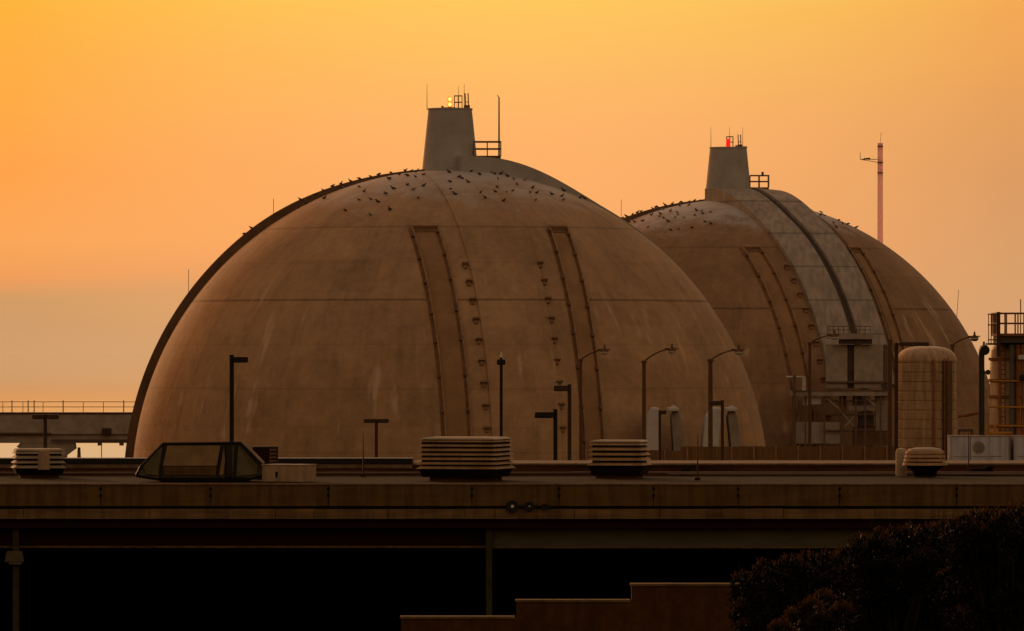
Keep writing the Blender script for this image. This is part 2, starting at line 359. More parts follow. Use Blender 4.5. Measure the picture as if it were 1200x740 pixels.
# ------------------------------------------------------------------ domes
def band(mb, c, al, d0, d1, t0, t1, h0, h1, step=1.5, hf=None, hb=-.25, z0=None, z1=None):
    """raised strip on the sphere in the vertical plane of azimuth al (0 = towards camera, + = to the right), offsets d0..d1"""
    da = Vector((math.sin(al), -math.cos(al), 0)); nn = Vector((math.cos(al), math.sin(al), 0))
    n = max(2, int(abs(t1 - t0) / step)); vs = []; fs = []
    for i in range(n + 1):
        td = t0 + (t1 - t0) * i / n; t = R(td); h = hf(td) if hf else h0 + (h1 - h0) * i / n
        for d, hh in ((d0, hb), (d0, h), (d1, h), (d1, hb)):
            r = math.sqrt(max(.01, (RD + hh) ** 2 - d * d)); rr = math.sqrt(RD ** 2 - d * d)
            if z0 is not None:
                ta = math.degrees(math.acos(z0 / rr)); tb = math.degrees(math.acos(z1 / rr)) if z1 is not None else t1; t = R(ta + (tb - ta) * i / n)
            vs.append(c + da * (r * math.sin(t)) + nn * d + Vector((0, 0, r * math.cos(t))))
    for i in range(n):
        for k in range(4):
            a = i * 4 + k; b = i * 4 + (k + 1) % 4; fs.append((a, b, b + 4, a + 4))
    fs += [(0, 3, 2, 1), (n * 4, n * 4 + 1, n * 4 + 2, n * 4 + 3)]
    mb.add(vs, fs)
def onsph(c, al, d, tdeg, h=0):
    da = Vector((math.sin(al), -math.cos(al), 0)); nn = Vector((math.cos(al), math.sin(al), 0)); t = R(tdeg)
    r = math.sqrt((RD + h) ** 2 - d * d)
    return c + da * (r * math.sin(t)) + nn * d + Vector((0, 0, r * math.cos(t)))
def frame_at(p, c):
    n = (p - c).normalized(); e = Vector((0, 0, 1)).cross(n).normalized(); u_ = n.cross(e)
    return Matrix((e, u_, n)).transposed()
def smooth(x, a, b):
    x = max(0, min(1, (x - a) / (b - a))); return x * x * (3 - 2 * x)

def railing(mb, a, b, h, r, posts, rows=(1, .5)):
    a = Vector(a); b = Vector(b)
    for k in rows: mb.tube([a + Vector((0, 0, h * k)), b + Vector((0, 0, h * k))], r, 6)
    for i in range(posts):
        p = a.lerp(b, i / (posts - 1)); mb.tube([p, p + Vector((0, 0, h))], r, 6)

def dome(c, al, off, near):
    lab = ('near tan concrete dome, the larger one on the left of the photo' if near else 'far tan concrete dome with a wide grey ribbed band, partly behind the near dome')
    root = thing('containment_dome', lab, 'dome', (c.x, c.y, 8.0), 'containment domes')
    sk = MB(); n = 160; m_ = 80; vs = []; fs = []
    for j in range(m_ + 1):
        t = math.pi / 2 * j / m_
        for i in range(n):
            a = 2 * math.pi * i / n; vs.append((RD * math.sin(t) * math.cos(a), RD * math.sin(t) * math.sin(a), RD * math.cos(t)))
    for i in range(n): a = 2 * math.pi * i / n; vs.append((RD * math.cos(a), RD * math.sin(a), -2))
    for j in range(m_ + 1):
        for i in range(n): fs.append((j * n + i, j * n + (i + 1) % n, (j + 1) * n + (i + 1) % n, (j + 1) * n + i))
    sk.add(vs, fs, True)
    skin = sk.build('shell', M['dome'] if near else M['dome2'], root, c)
    skin.data.set_sharp_from_angle(angle=R(80))
    rel = Vector((0, 0, 0))
    def put(mbx, name, m): return mbx.build(name, m, root, c)     # geometry given relative to the dome centre
    # raised rim on the left meridian
    b = MB(); band(b, rel, R(-91), -1.1, .9, 3, 89, .6, .6, hf=rim_h); put(b, 'rim', M['rim'])
    b = MB(); band(b, rel, R(-91), -1.25, -1.1, 50, 89, .55, .55); put(b, 'rim_edge', M['rail'])
    if near:
        # grey ridge running off the crown to the back right
        b = MB(); band(b, rel, R(106), -3.0, 3.0, 0, 60, 0, 0, hf=lambda t: .15 + 1.0 * (1 - smooth(t, 6, 29)) ); put(b, 'ridge', M['grey'])
        b = MB(); band(b, rel, al, -2.65 + off, 2.2 + off * .3, 6, 89.5, .10, .16); put(b, 'front_band', M['dome'])
        stud_d = (-3.0 + off, 2.35 + off * .3)
    else:
        hf = lambda t: .34 + .75 * (1 - smooth(t, 5, 26))
        b = MB(); band(b, rel, al, -3.0, -.12, 0, 72, 0, 0, hf=hf); band(b, rel, al, .62, 3.3, 0, 72, 0, 0, hf=hf); put(b, 'ridge', M['greyj'])
        b = MB(); band(b, rel, al, -.12, .62, 1, 88, 0, 0, hf=lambda t: hf(t) - .28); put(b, 'ridge_slot', M['slot'])  # slot is shallow; its shade is put into the dark base colour
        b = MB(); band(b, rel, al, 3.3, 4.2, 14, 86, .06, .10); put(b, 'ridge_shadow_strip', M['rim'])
        b = MB(); band(b, rel, al + math.pi, -2.0, 2.0, 0, 50, .2, .2); put(b, 'rear_ridge', M['grey'])
        stud_d = (-3.5,)
    # two strap frames either side
    fr = ((-6.1, -4.35), (3.95, 5.4)) if near else ((-6.1, -4.7), (3.85, 5.25))
    for da_, db_ in fr:
        b = MB(); hh = .20
        band(b, rel, al, da_ - .055, da_ + .055, 34.6, 88.5, hh, hh, z0=18.95); band(b, rel, al, db_ - .05, db_ + .05, 34.6, 88.5, hh, hh, z0=18.95)
        band(b, rel, al, da_ - .06, db_ + .05, 34.2, 34.6, hh + .05, hh + .05, z0=19.05, z1=18.90)
        fo = put(b, 'strap_frame', M['rail'])
        b = MB(); band(b, rel, al, da_ - .26, da_ - .055, 34.9, 88, .05, .05, z0=18.9); band(b, rel, al, db_ - .22, db_ - .05, 34.9, 88, .05, .05, z0=18.9); band(b, rel, al, da_ + .06, db_ - .23, 34.8, 36, .06, .06, z0=18.9, z1=18.62)  # dark strips stand for the shadow along the rails and crossbar
        q = b.build('rail_shadow_strip', M['rail_shadow']); q.parent = fo
        b = MB(); band(b, rel, al, da_ + .06, db_ - .23, 34.7, 88.5, .03, .03, z0=18.6); q = b.build('recess_panel', M['recess']); q.parent = fo
        t = 36.5
        while t < 86:
            for d in (da_, db_):
                cl = MB(); p = onsph(rel, al, d - .14, t, .14); cl.box(p, (.20, .24, .22), M=frame_at(p, rel)); q = cl.build('clamp', M['rim']); q.parent = fo
            t += rnd.uniform(5.8, 7.6)
    # brackets
    t = 46.0 if near else 42
    while t < 82:
        for d in stud_d:
            p = onsph(rel, al, d, t, .28); Mx = frame_at(p, rel)
            b = MB(); b.box(p - Mx @ Vector((0, 0, .16)), (.46, .13, .55), M=Mx); b.box(p - Mx @ Vector((0, .20, .26)), (.24, .28, .25), M=Mx)
            put(b, 'bracket', M['bracket'])
        t += 4.05
    # vent tower on the crown
    zt = RD - .35; txo, tyo = (0, 0) if near else (-.60, -.6); b = MB(); b.lathe((txo, tyo, zt), [(2.19, -1.2), (2.13, 0), (2.1, .1), (1.62, 4.75), (1.66, 4.78), (1.66, 4.9), (1.5, 4.9), (0.02, 4.88)], 48)
    tw = put(b, 'vent_tower', M['grey'])
    top = RD + 4.53
    def sub(mbx, name, m, par): o = mbx.build(name, m); o.parent = par; o.location = (txo, tyo, 0); return o
    s = 1 / 15.83 if near else 1 / 13.31
    if near: cx, rods = 527, [(500, 98, 127), (537, 101, 127), (543.5, 98, 127)]
    else: cx, rods = 853.5, [(833, 148, 172), (855, 148, 172), (870.5, 148, 172)]
    base = 127.5 if near else 172
    for q, (px, y0, y1) in enumerate(rods):
        b = MB(); xx = (px - cx) * s; b.tube([(xx, -.3 + .3 * q, top - .1), (xx, -.3 + .3 * q, top + (y1 - y0) * s)], [.03, .012], 6); sub(b, 'aerial', M['whip'], tw)
    b = MB(); x0, x1 = ((532 - cx) * s, (541 - cx) * s) if near else ((851.5 - cx) * s, (859 - cx) * s)
    for yq in (-.4, .4):
        railing(b, (x0, yq, top), (x1, yq, top), .95, .028, 3, (1, .5))
    railing(b, (x1, -.4, top), (x1, .4, top), .95, .028, 2, (1, .5)); railing(b, (x0, -.4, top), (x0, .4, top), .95, .028, 2, (1, .5))
    sub(b, 'cage', M['rust'], tw)
    b = MB(); xx = ((547 if near else 867) - cx) * s
    for q in (-.11, .11): b.tube([(xx + q, .1, top - .05), (xx + q - .05, .1, top + 1.15)], .045, 6)
    b.tube([(xx - .12, .1, top + .5), (xx + .1, .1, top + .5)], .03, 6); b.box((xx, .1, top + .12), (.4, .35, .3)); sub(b, 'ladder_top', M['rust'], tw)
    b = MB(); xx = ((518 if near else 862.5) - cx) * s; b.box((xx, -.6, top + .06), (.16, .16, .25)); b.box((xx + .5, -.2, top + .04), (.9, .1, .12)); sub(b, 'cleat', M['steel'], tw)
    # beacon
    b = MB(); bx = 0 if near else -.05; b.lathe((bx, -1.0, top - .05), [(.14, 0), (.16, .1), (.16, .14)], 12); bo = sub(b, 'beacon_base', M['rust'], tw)
    if near:
        for k in range(2):
            b = MB(); b.lathe((bx, -1.0, top + .1 + .38 * k), [(.17, 0), (.19, .05), (.17, .32), (.06, .36)], 14); b.cur = 1; b.lathe((bx, -1.16, top + .13 + .38 * k), [(.02, 0), (.11, .08), (.11, .2), (.02, .28)], 10); sub(b, 'beacon_light', [M['amber'], M['core_glow']], tw)
    else:
        b = MB(); b.lathe((bx, -1.0, top + .02), [(.15, 0), (.19, .08), (.17, .62), (.05, .72)], 14); sub(b, 'beacon_light', M['red'], tw)
    # railed landing beside the tower
    x0, x1 = (1.75, 3.75) if near else (1.30, 2.95)
    zf = RD + 1.02; b = MB(); b.b2((x0, -1.1, zf - .22), (x1, .9, zf)); pf = put(b, 'landing', M['slot'])
    b = MB()
    for yq in (-1.05, .85): railing(b, (x0, yq, zf), (x1, yq, zf), 1.05, .04, 3, (1, .5))
    railing(b, (x1, -1.05, zf), (x1, .85, zf), 1.05, .045, 3, (1, .5))
    for xq in (x0 + .3, x1 - .1):
        b.tube([(xq, -.9, zf - .1), (xq, -.9, zf - 1.4)], .05, 6)
    q = b.build('handrail', M['steel']); q.parent = pf
    if near:
        b = MB(); b.tube([(3.62, -.4, zf - .5), (3.62, -.4, zf + 4.35)], [.075, .05], 8); q = b.build('mast', M['steel']); q.parent = pf
        b = MB(); b.tube([(3.62, -.4, zf + 4.3), (3.5, -.4, zf + 4.5)], .03, 6); q = b.build('mast_tip', M['steel']); q.parent = pf
    else:
        b = MB(); b.box((2.40, -.9, zf + 1.18), (.2, .2, .36)); q = b.build('lamp_box', M['green']); q.parent = pf
    # lightning rods on the shell
    rods = [(221, 316), (320.5, 233)] if near else [(728, 234), (1121, 340)]
    for px, py in rods:
        p = at(px, py, c.y) - c; d = p.normalized(); e = d * (RD + .45)
        b = MB(); b.tube([Vector((p.x, 0, math.sqrt(RD ** 2 - p.x ** 2) - .2)), Vector((p.x + (.18 if px > 1000 else 0), 0, p.z))], .022, 6); put(b, 'lightning_rod', M['whip'])
    return root
C1 = Vector((-4.58, 460, 8.10)); C2 = Vector((19.62, 547, 8.10))
AL1, AL2 = R(15.0), R(26.5)
dome(C1, AL1, -.25, True)
dome(C2, AL2, 0, False)

# ------------------------------------------------------------------ seabirds on the domes
def bird_mesh(name, m, pose):
    b = MB(); k = pose
    spine = [(-.26, .10), (-.2, .115), (-.12, .135), (0, .16), (.10, .20), (.155, .26 + .03 * k), (.185, .305 + .05 * k), (.225, .315 + .05 * k), (.27, .308 + .05 * k), (.325, .298 + .05 * k)]
    rad = [.012, .05, .085, .105, .09, .055, .045, .048, .02, .006]
    b.tube([(x, 0, z) for x, z in spine], rad, 10)
    vs = []
    for sgn in (-1, 1):                       # folded wings, lofted against the flanks
        b.tube([(.09, sgn * .062, .20), (0, sgn * .078, .175), (-.14, sgn * .06, .145), (-.30, sgn * .02, .115)], [.012, .035, .028, .006], 8)
        b.tube([(0.01, sgn * .03, .1), (.015, sgn * .03, 0.0)], .009, 6)
        b.tube([(.0, sgn * .03, .004), (.05, sgn * .035, .004)], [.008, .012], 6)
    o = b.build(name, m); me = o.data; bpy.data.objects.remove(o); return me
bm_d = [bird_mesh('seabird', M['bird'], k) for k in (-2.2, 0, 1.2)]; bm_p = bird_mesh('seabird', M['birdp'], -1)
def hit(px, py, c, extra):
    o = Vector((0, 0, CZ)); d = (at(px, py, c.y) - o).normalized(); L_ = o - c
    if extra == 'rim':
        q = at(px, py, c.y) - c; extra = rim_h(math.degrees(math.acos(max(-1, min(1, q.z / q.length))))) - .02
    r = RD + extra; B = L_.dot(d); D = B * B - (L_.dot(L_) - r * r)
    if D > 0: p = o + d * (-B - math.sqrt(D)); return p
    p = o + d * (-B); return c + (p - c).normalized() * r
def birds(lst, c, label, group, extra):
    for px, py in lst:
        p = hit(px, py + 1.6, c, extra)
        x = rnd.random(); me = bm_p if x < .10 else rnd.choice(bm_d)
        o = bpy.data.objects.new('seabird', me); C.objects.link(o); o.location = p - Vector((0, 0, .03))
        o.rotation_euler = (0, 0, rnd.choice((0, math.pi)) + rnd.uniform(-1.0, 1.0)); s_ = rnd.uniform(.52, .84); o.scale = (s_, s_, s_)
        tag(o, label, 'seabird', group)
A = lambda l, x0, y0, s_: [(x0 + x / s_, y0 + y / s_) for x, y in l]
near_rim = A([(492, 315), (520, 292), (610, 238), (715, 182), (748, 175), (770, 160), (805, 145), (840, 128), (873, 118), (910, 105), (945, 97), (988, 85), (1020, 80), (1070, 72), (1125, 65)], 140, 180, 3.365)
near_rim += A([(15, 80), (118, 65), (140, 68), (160, 70)], 440, 180, 3.363)
near_top = A([(735, 195), (808, 175), (945, 128), (965, 147), (1048, 155), (945, 180), (990, 177), (1018, 188), (890, 222), (988, 240), (1065, 220), (1078, 135), (1065, 97), (1135, 120), (880, 125)], 140, 180, 3.365)
near_top += A([(52, 98), (95, 80), (125, 85), (157, 88), (190, 80), (190, 125), (126, 120), (75, 135), (40, 155), (150, 140), (168, 172), (10, 187), (57, 217), (290, 72), (330, 90), (378, 68), (293, 108), (295, 138), (313, 158), (340, 95), (365, 110), (410, 80), (432, 66), (455, 75), (470, 78), (415, 150), (432, 172), (485, 100), (480, 130), (472, 148), (505, 185), (515, 150), (495, 78), (520, 88), (558, 118), (542, 143), (545, 98), (590, 102), (620, 133), (610, 150), (637, 152), (632, 180), (650, 108), (695, 158), (742, 145), (735, 165), (742, 180), (808, 172), (825, 175)], 440, 180, 3.363)
birds(near_rim, C1, 'small seabird perched on the dark left rim of the near dome', 'seabirds on the left rim of the near dome', 'rim')
birds(near_top, C1, 'small seabird standing on the pale crown of the near dome', 'seabirds on the crown of the near dome', .02)
far_l = A([(212, 388), (247, 382), (300, 360), (342, 345), (378, 347), (475, 307), (515, 303), (505, 310), (585, 288), (650, 283), (715, 262), (730, 265), (795, 262), (843, 243), (885, 255)], 700, 200, 7.4)
far_t = A([(275, 440), (322, 440), (392, 430), (438, 483), (468, 380), (545, 367), (537, 390), (575, 405), (612, 435), (632, 345), (635, 510), (675, 398), (692, 355), (698, 375), (703, 503), (750, 400), (793, 293), (820, 490), (845, 380), (858, 338), (905, 345), (915, 365), (980, 352), (932, 435), (985, 455), (565, 330), (715, 300)], 700, 200, 7.4)
far_r = A([(20, 143), (112, 165), (308, 287), (383, 293), (382, 317), (408, 320), (512, 355), (475, 372), (540, 378), (578, 382), (495, 405), (640, 407)], 900, 200, 6.17)
birds(far_l, C2, 'small seabird perched on the left rim of the far dome', 'seabirds on the left rim of the far dome', 'rim')
birds(far_t, C2, 'small seabird standing on the pale left crown of the far dome', 'seabirds on the crown of the far dome', .02)
birds(far_r, C2, 'small seabird on the right slope of the far dome below the railed landing', 'seabirds on the right slope of the far dome', .05)

# ------------------------------------------------------------------ mast behind the far dome
Y = 640
root = thing('radio_mast', 'tall pale pink mast with a side arm standing behind the far dome', 'mast', (at(1031.5, 300, Y).x, Y, -8.6))
b = MB(); p = at(1031.5, 168, Y); b.tube([(p.x, Y, -9), (p.x, Y, p.z)], [.35, .28], 12); b.build('pole', M['pink'], root)
b = MB(); b.tube([p, p + Vector((.1, 0, 1.1))], .02, 6); b.build('aerial', M['whip'], root)
b = MB(); q = at(1008, 187, Y); e = at(1031.5, 187, Y); e2 = at(1031.5, 191, Y)
b.tube([q, e], .035, 6); b.tube([q, e2], .03, 6); b.tube([q, q + Vector((0, 0, .7))], .03, 6); b.build('arm', M['steel'], root)
b = MB(); m_ = q.lerp(e, .33) + Vector((0, 0, .06)); b.tube([m_ - Vector((.35, 0, 0)), m_ + Vector((.35, 0, 0))], [.06, .12], 8); b.build('sensor', M['dkbrown'], root)
b = MB()
for yq in (203, 172, 191): r_ = at(1031.5, yq, Y); b.lathe(r_, [(.3, -.06), (.3, .06)], 12)
b.build('collar', M['rust'], root)

# ------------------------------------------------------------------ elevated walkway at the left
Y = 500
root = thing('elevated_walkway', 'long grey elevated walkway with a thin railing beyond the left side of the near dome', 'walkway', (at(60, 500, Y).x, Y, 8))
XL, XR = -75, at(300, 0, Y).x
b = MB(); zt, zm, zb = at(0, 485, Y).z, at(0, 509, Y).z, at(0, 519.5, Y).z
b.b2((XL, Y, zm), (XR, Y + 2.2, zt)); b.build('girder', M['offwhite'], root)
b = MB(); b.b2((XL, Y - .12, zt), (XR, Y + 2.3, zt + .10)); b.build('top_flange', M['dkbrown'], root)
b = MB(); b.b2((XL, Y + .25, zb), (XR, Y + 2.0, zm)); b.build('lower_beam', M['offwhite'], root)
b = MB(); b.tube([(XL, Y - .1, zm + .05), (at(60, 0, Y).x, Y - .1, zm + .05)], .09, 8); b.tube([(at(60, 0, Y).x, Y - .1, zb + .22), (XR, Y - .1, zb + .22)], .1, 8); b.build('pipe', M['steel'], root)
b = MB(); ra = at(0, 484, Y).z + .05
for k in (0.83, .42): b.tube([(XL, Y + .1, ra + k), (XR, Y + .1, ra + k)], .026, 6)
x = XL
while x < XR: b.tube([(x, Y + .1, ra), (x, Y + .1, ra + .83)], .026, 6); x += 1.62
for px in (14, 33, 40, 74, 145): q = at(px, 472, Y); b.tube([(q.x, Y, ra), (q.x, Y, ra + .95)], .045, 6)
b.build('railing', M['steel'], root)
for px in (55, -190):
    b = MB(); q = at(px, 0, Y).x; s_ = sc(Y)
    vs = [(q - 32 * s_, zb), (q + 32 * s_, zb), (q + 33 * s_, zb - .45), (q + 22 * s_, zb - 1.0), (q + 22 * s_, 8), (q - 22 * s_, 8), (q - 22 * s_, zb - .9), (q - 36 * s_, zb - .3)]
    n = len(vs); P = [(a, Y + .3, z) for a, z in vs] + [(a, Y + 1.9, z) for a, z in vs]
    b.add(P, [tuple(range(n))[::-1], tuple(range(n, 2 * n))] + [(i, (i + 1) % n, (i + 1) % n + n, i + n) for i in range(n)])
    b.build('support', M['offwhite'], root)
b = MB(); b.box(at(125, 506, Y) + Vector((0, -.1, 0)), (.75, .3, .55)); b.build('junction_box', M['dkbrown'], root, bevel=.04)
for px in (116.5, 142):
    b = MB(); q = at(px, 521, Y); b.box(q + Vector((0, .5, 0)), (.35, .3, .22)); b.build('hanger', M['offwhite'], root)
b = MB(); b.box(at(92, 532, Y) + Vector((0, .6, 0)), (.3, .4, 1.0), top=.7); b.build('drain', M['steel'], root)
b = MB(); q = at(118.5, 520, Y); b.tube([(q.x, Y + .5, zb), (q.x, Y + .5, 8)], .035, 6); b.build('stay', M['steel'], root)

# ------------------------------------------------------------------ fence and buildings at the foot of the domes
Y = 424
root = thing('slatted_fence', 'brown slatted fence running along the foot of the two domes', 'fence', (at(900, 0, Y).x, Y, 8))
b = MB(); x = at(728, 0, Y).x; xe = at(1160, 0, Y).x; zt = at(0, 523.5, Y).z; b2 = MB(); i = 0
while x < xe:
    h = zt + rnd.uniform(-.03, .03) - (.25 if x < at(790, 0, Y).x else 0); b.b2((x, Y, 8), (x + .50, Y + .06, h)); 
    if i % 3 == 0: b2.b2((x - .10, Y - .1, 8), (x + .0, Y + .02, h + .06))
    x += .505; i += 1
b.build('slats', M['fence'], root); b2.build('posts', M['rail'], root)

# two white curved vent hoods against the near dome
for k, (px0, px1) in enumerate(((757, 800), (822, 868))):
    Y = 436
    root = thing('vent_hood', ('white curved vent hood at the foot of the near dome, nearer its middle', 'white curved vent hood at the foot of the near dome, nearer its right edge')[k], 'vent hood', (at((px0 + px1) / 2, 0, Y).x, Y, 8), 'vent hoods on the near dome')
    s_ = sc(Y)
    def fin(xa, xb, ya, yb, lean, y_top=478):
        b = MB(); zt = at(0, y_top, Y).z; n = 10; P = []
        for i in range(n + 1):
            t = i / n; z = 8 + (zt - 8) * t; dx = lean * (t ** 3); sh = .35 * max(0, (t - .85) / .15) ** 2
            P.append((xa + dx + sh, xb + dx - sh * .4, z))
        vs = []; fs = []
        for a, c_, z in P: vs += [(a, ya, z), (c_, ya, z), (c_, yb, z), (a, yb, z)]
        for i in range(n):
            for q in range(4): fs.append((i * 4 + q, i * 4 + (q + 1) % 4, i * 4 + 4 + (q + 1) % 4, i * 4 + 4 + q))
        fs += [(0, 3, 2, 1), (n * 4, n * 4 + 1, n * 4 + 2, n * 4 + 3)]; b.add(vs, fs); return b
    xa = at(px0, 0, Y).x; wd = (17 if k == 0 else 19) * s_
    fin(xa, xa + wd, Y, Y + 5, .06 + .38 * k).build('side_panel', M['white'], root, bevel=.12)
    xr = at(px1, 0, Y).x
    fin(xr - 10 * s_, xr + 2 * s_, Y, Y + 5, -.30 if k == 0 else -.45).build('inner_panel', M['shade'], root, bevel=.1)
    b = MB(); zt = at(0, 478, Y).z; b.box((xr - 11 * s_, Y + 1.0, zt - .12), (13 * s_, 3.4, .28)); b.box((xr - 10 * s_, Y + 1, zt + .06), (6 * s_, 1.2, .16)); b.build('top_lip', M['white'], root, bevel=.08)

# service gallery in front of the far dome
Y = 521
root = thing('service_gallery', 'grey steel service gallery with platforms and cabinets at the foot of the far dome', 'gallery', (at(985, 0, Y).x, Y, 8))
def pb(px0, py0, px1, py1, Y, d, name, m, root=root, bevel=0, dy=0):
    b = MB(); a = at(px0, py0, Y); c_ = at(px1, py1, Y); b.b2((a.x, Y + dy, a.z), (c_.x, Y + dy + d, c_.z)); return b.build(name, m, root, bevel=bevel)
pb(970, 391, 1023, 397.5, Y - 1.0, 2.5, 'upper_platform', M['offwhite'])
pb(984, 397.8, 1022, 403.5, Y - .6, 1.6, 'platform_underside', M['slot'])
b = MB(); a = at(970, 391, Y - 1); c_ = at(1020, 391, Y - 1); railing(b, (a.x, a.y, a.z), (c_.x, c_.y, c_.z), .6, .03, 9, (1, .5)); b.build('upper_railing', M['steel'], root)
# panelled bay round the slot
pb(968, 404, 993, 455, Y, .5, 'panel', M['offwhite']); pb(1001, 404, 1034, 455, Y, .5, 'panel', M['offwhite']); pb(993.2, 404, 1000.8, 455, Y + .3, .3, 'slot_panel', M['slot'])
pb(968, 447, 1040, 449, Y - .25, .2, 'rail', M['steel']); 
pb(1035, 404, 1041, 455, Y, .4, 'column', M['steel']); pb(1034, 450, 1041, 458, Y - .3, .4, 'gusset', M['slot'])
pb(928, 458.5, 1042, 464, Y - 1.6, 3.5, 'lower_platform', M['offwhite'])
pb(928, 457.5, 1042, 458.4, Y - 1.7, 3.7, 'lower_platform_edge', M['cap'])
pb(1026, 464.2, 1041, 505, Y - .5, 1.2, 'cabinet', M['offwhite'])
pb(984, 464.2, 992, 498, Y - .2, .8, 'cabinet', M['rail']); pb(930, 495, 984, 520, Y - .8, 1.6, 'cabinet', M['offwhite'])
pb(950, 467, 962, 474, Y - 1, .8, 'duct', M['white']); pb(941, 468, 947, 475, Y - 1, .6, 'duct', M['white'])
pb(1000, 464.2, 1010, 475, Y - 1, .8, 'motor_box', M['slot']); pb(994, 475.2, 1026, 481, Y - .9, .8, 'beam', M['offwhite'])
pb(1006, 483, 1024, 500, Y - .6, 1, 'dark_bay', M['slot']); pb(1000, 500.2, 1040, 523, Y - .4, 1, 'lower_panel', M['rim'])
for i, px in enumerate((929, 943, 965, 986, 1002, 1013, 1031, 1041)):
    pb(px, 464.3, px + 2, 540, Y - 1.4, .15, 'post', M['steel'])
for (x0, y0, x1, y1) in ((984, 481, 1000, 500), (1014, 466, 1026, 476), (965, 464, 984, 480), (990, 500, 1002, 488)):
    b = MB(); b.tube([at(x0, y0, Y - 1.2), at(x1, y1, Y - 1.2)], .07, 6); b.build('brace', M['offwhite'], root)
for yq in (470, 486, 505):
    b = MB(); b.tube([at(966, yq, Y - 1.1), at(1025, yq, Y - 1.1)], .09, 8); b.build('pipe', M['steel'], root)
b = MB(); b.tube([at(921, 442, Y - 2), at(940, 442, Y - 2)], .09, 8); b.tube([at(942, 441, Y - 2), at(942, 458, Y - 2)], .16, 8); b.build('white_pipe', M['white'], root)
b = MB(); b.tube([at(931, 440, Y - 2.2), at(931, 540, Y - 2.2)], .12, 8); b.build('riser', M['steel'], root)

# pipe bent beyond the tank
Y = 430
root = thing('pipe_rack', 'low brown pipe rack between the cream tank and the right-hand vessel', 'pipe rack', (at(1135, 0, Y).x, Y, 8))
b = MB(); b.tube([at(1122, 488, Y), at(1134, 486.5, Y), at(1152, 482, Y)], .13, 8); b.build('pipe', M['rust'], root)
b = MB(); b.tube([at(1122, 504, Y), at(1140, 504, Y)], .12, 8); b.tube([at(1124, 504, Y), at(1124, 540, Y)], .1, 8); b.tube([at(1139, 504, Y), at(1139, 540, Y)], .1, 8); b.build('support', M['steel'], root)

# ------------------------------------------------------------------ cream tank
Y = 415; s_ = sc(Y); c0 = at(1086, 0, Y)
root = thing('storage_tank', 'cream vertical ribbed tank with a domed top in front of the far dome', 'tank', (c0.x, Y, 8))
r_ = 34.5 * s_; zs = at(0, 422, Y).z; zt = at(0, 406.5, Y).z
prof = [(r_, 0)]; z = 0; H = zs - 8
k = 0
while z < H - .5:
    prof += [(r_, z + .03), (r_, z + .50), (r_ - .045, z + .53), (r_ - .045, z + .60), (r_, z + .63)]; z += .63
prof += [(r_, H)]
b = MB(); b.lathe((c0.x, Y, 8), prof, 64, False); b.build('body', M['cream'], root)
prof = [(r_ + .03, -.05), (r_ + .02, .03)] + [(r_ * math.cos(R(t)) ** .62, .03 + (zt - zs) * math.sin(R(t))) for t in (8, 18, 30, 42, 54, 66, 78, 86, 89.9)]
b = MB(); b.lathe((c0.x, Y, zs), prof, 64, False); b.build('domed_top', M['cream'], root)
b = MB()
for t in (-38, -30): 
    a = R(270 - t); b.tube([(c0.x + (r_ + .14) * math.cos(a), Y + (r_ + .14) * math.sin(a), 8), (c0.x + (r_ + .14) * math.cos(a), Y + (r_ + .14) * math.sin(a), zs + .1)], .05, 6)
b.tube([(c0.x + .32, Y - r_ - .12, 8), (c0.x + .32, Y - r_ - .12, zs - .2), (c0.x + .30, Y - r_ + .5, zs + .55)], .09, 8)
b.build('downpipe', M['rust'], root)
b = MB(); a = R(310); b.box((c0.x + (r_ - .02) * math.cos(a) , Y + (r_ - .02) * math.sin(a), 8 + H / 2), (.85, .12, H - .1), rz=R(40)); b.build('insulation_cover', M['steel'], root)
b = MB(); b.tube([(c0.x, Y, zt - .1), (c0.x, Y, zt + .25)], .1, 8); b.build('nozzle', M['steel'], root)

# ------------------------------------------------------------------ process structure at the right edge
Y = 405; s_ = sc(Y)
root = thing('process_tower', 'pale vessel under a railed rusty platform at the right edge of the photo', 'vessel', (at(1190, 0, Y).x, Y, 8))
c0 = at(1186, 0, Y); r_ = 26 * s_; b = MB(); zt = at(0, 404, Y).z
b.lathe((c0.x, Y, 8), [(r_, 0), (r_, zt - 8 - .4), (r_ - .3, zt - 8), (.05, zt - 8 + .3)], 48, False); b.build('vessel', M['cream'], root)
for yq in (421, 446, 465, 499): b = MB(); zz = at(0, yq, Y).z; b.lathe((c0.x, Y, zz), [(r_ + .02, -.09), (r_ + .09, -.09), (r_ + .09, .09), (r_ + .02, .09)], 40, False); b.build('hoop', M['rust'], root)
pb(1168, 391, 1262, 394, Y - 3.2, 5, 'platform', M['rust'], root); pb(1170, 394.2, 1260, 402, Y - 3.0, 4.4, 'platform_beam', M['slot'], root)
pb(1158, 402.2, 1169, 404.5, Y - 3.0, 2.2, 'ladder_landing', M['slot'], root)
b = MB(); a = at(1169, 391, Y - 3.2); e = at(1262, 391, Y - 3.2)
railing(b, a, e, 23.5 * s_, .05, 10, (1, .5)); railing(b, a + Vector((0, 4.8, 0)), e + Vector((0, 4.8, 0)), 23.5 * s_, .045, 7, (1, .5)); railing(b, a, a + Vector((0, 4.8, 0)), 23.5 * s_, .06, 4, (1, .5)); b.build('railing', M['rust'], root)
b = MB(); a = at(1170, 391, Y - 3.3); b.tube([a, a + Vector((0, 0, 25 * s_))], .13, 8); b.tube([a - Vector((0, 0, 1.5)), a - Vector((0, 0, .1))], .13, 8); b.build('corner_post', M['dkbrown'], root)
b = MB()
for px in (1158.5, 1161.5, 1166): b.tube([at(px, 368, Y - 3), at(px, 403, Y - 3)], .03, 6)
for yq in (368.5, 381, 398.5): b.tube([at(1157.5, yq, Y - 3), at(1169, yq, Y - 3)], .04, 6)
b.build('ladder_cage', M['rust'], root)
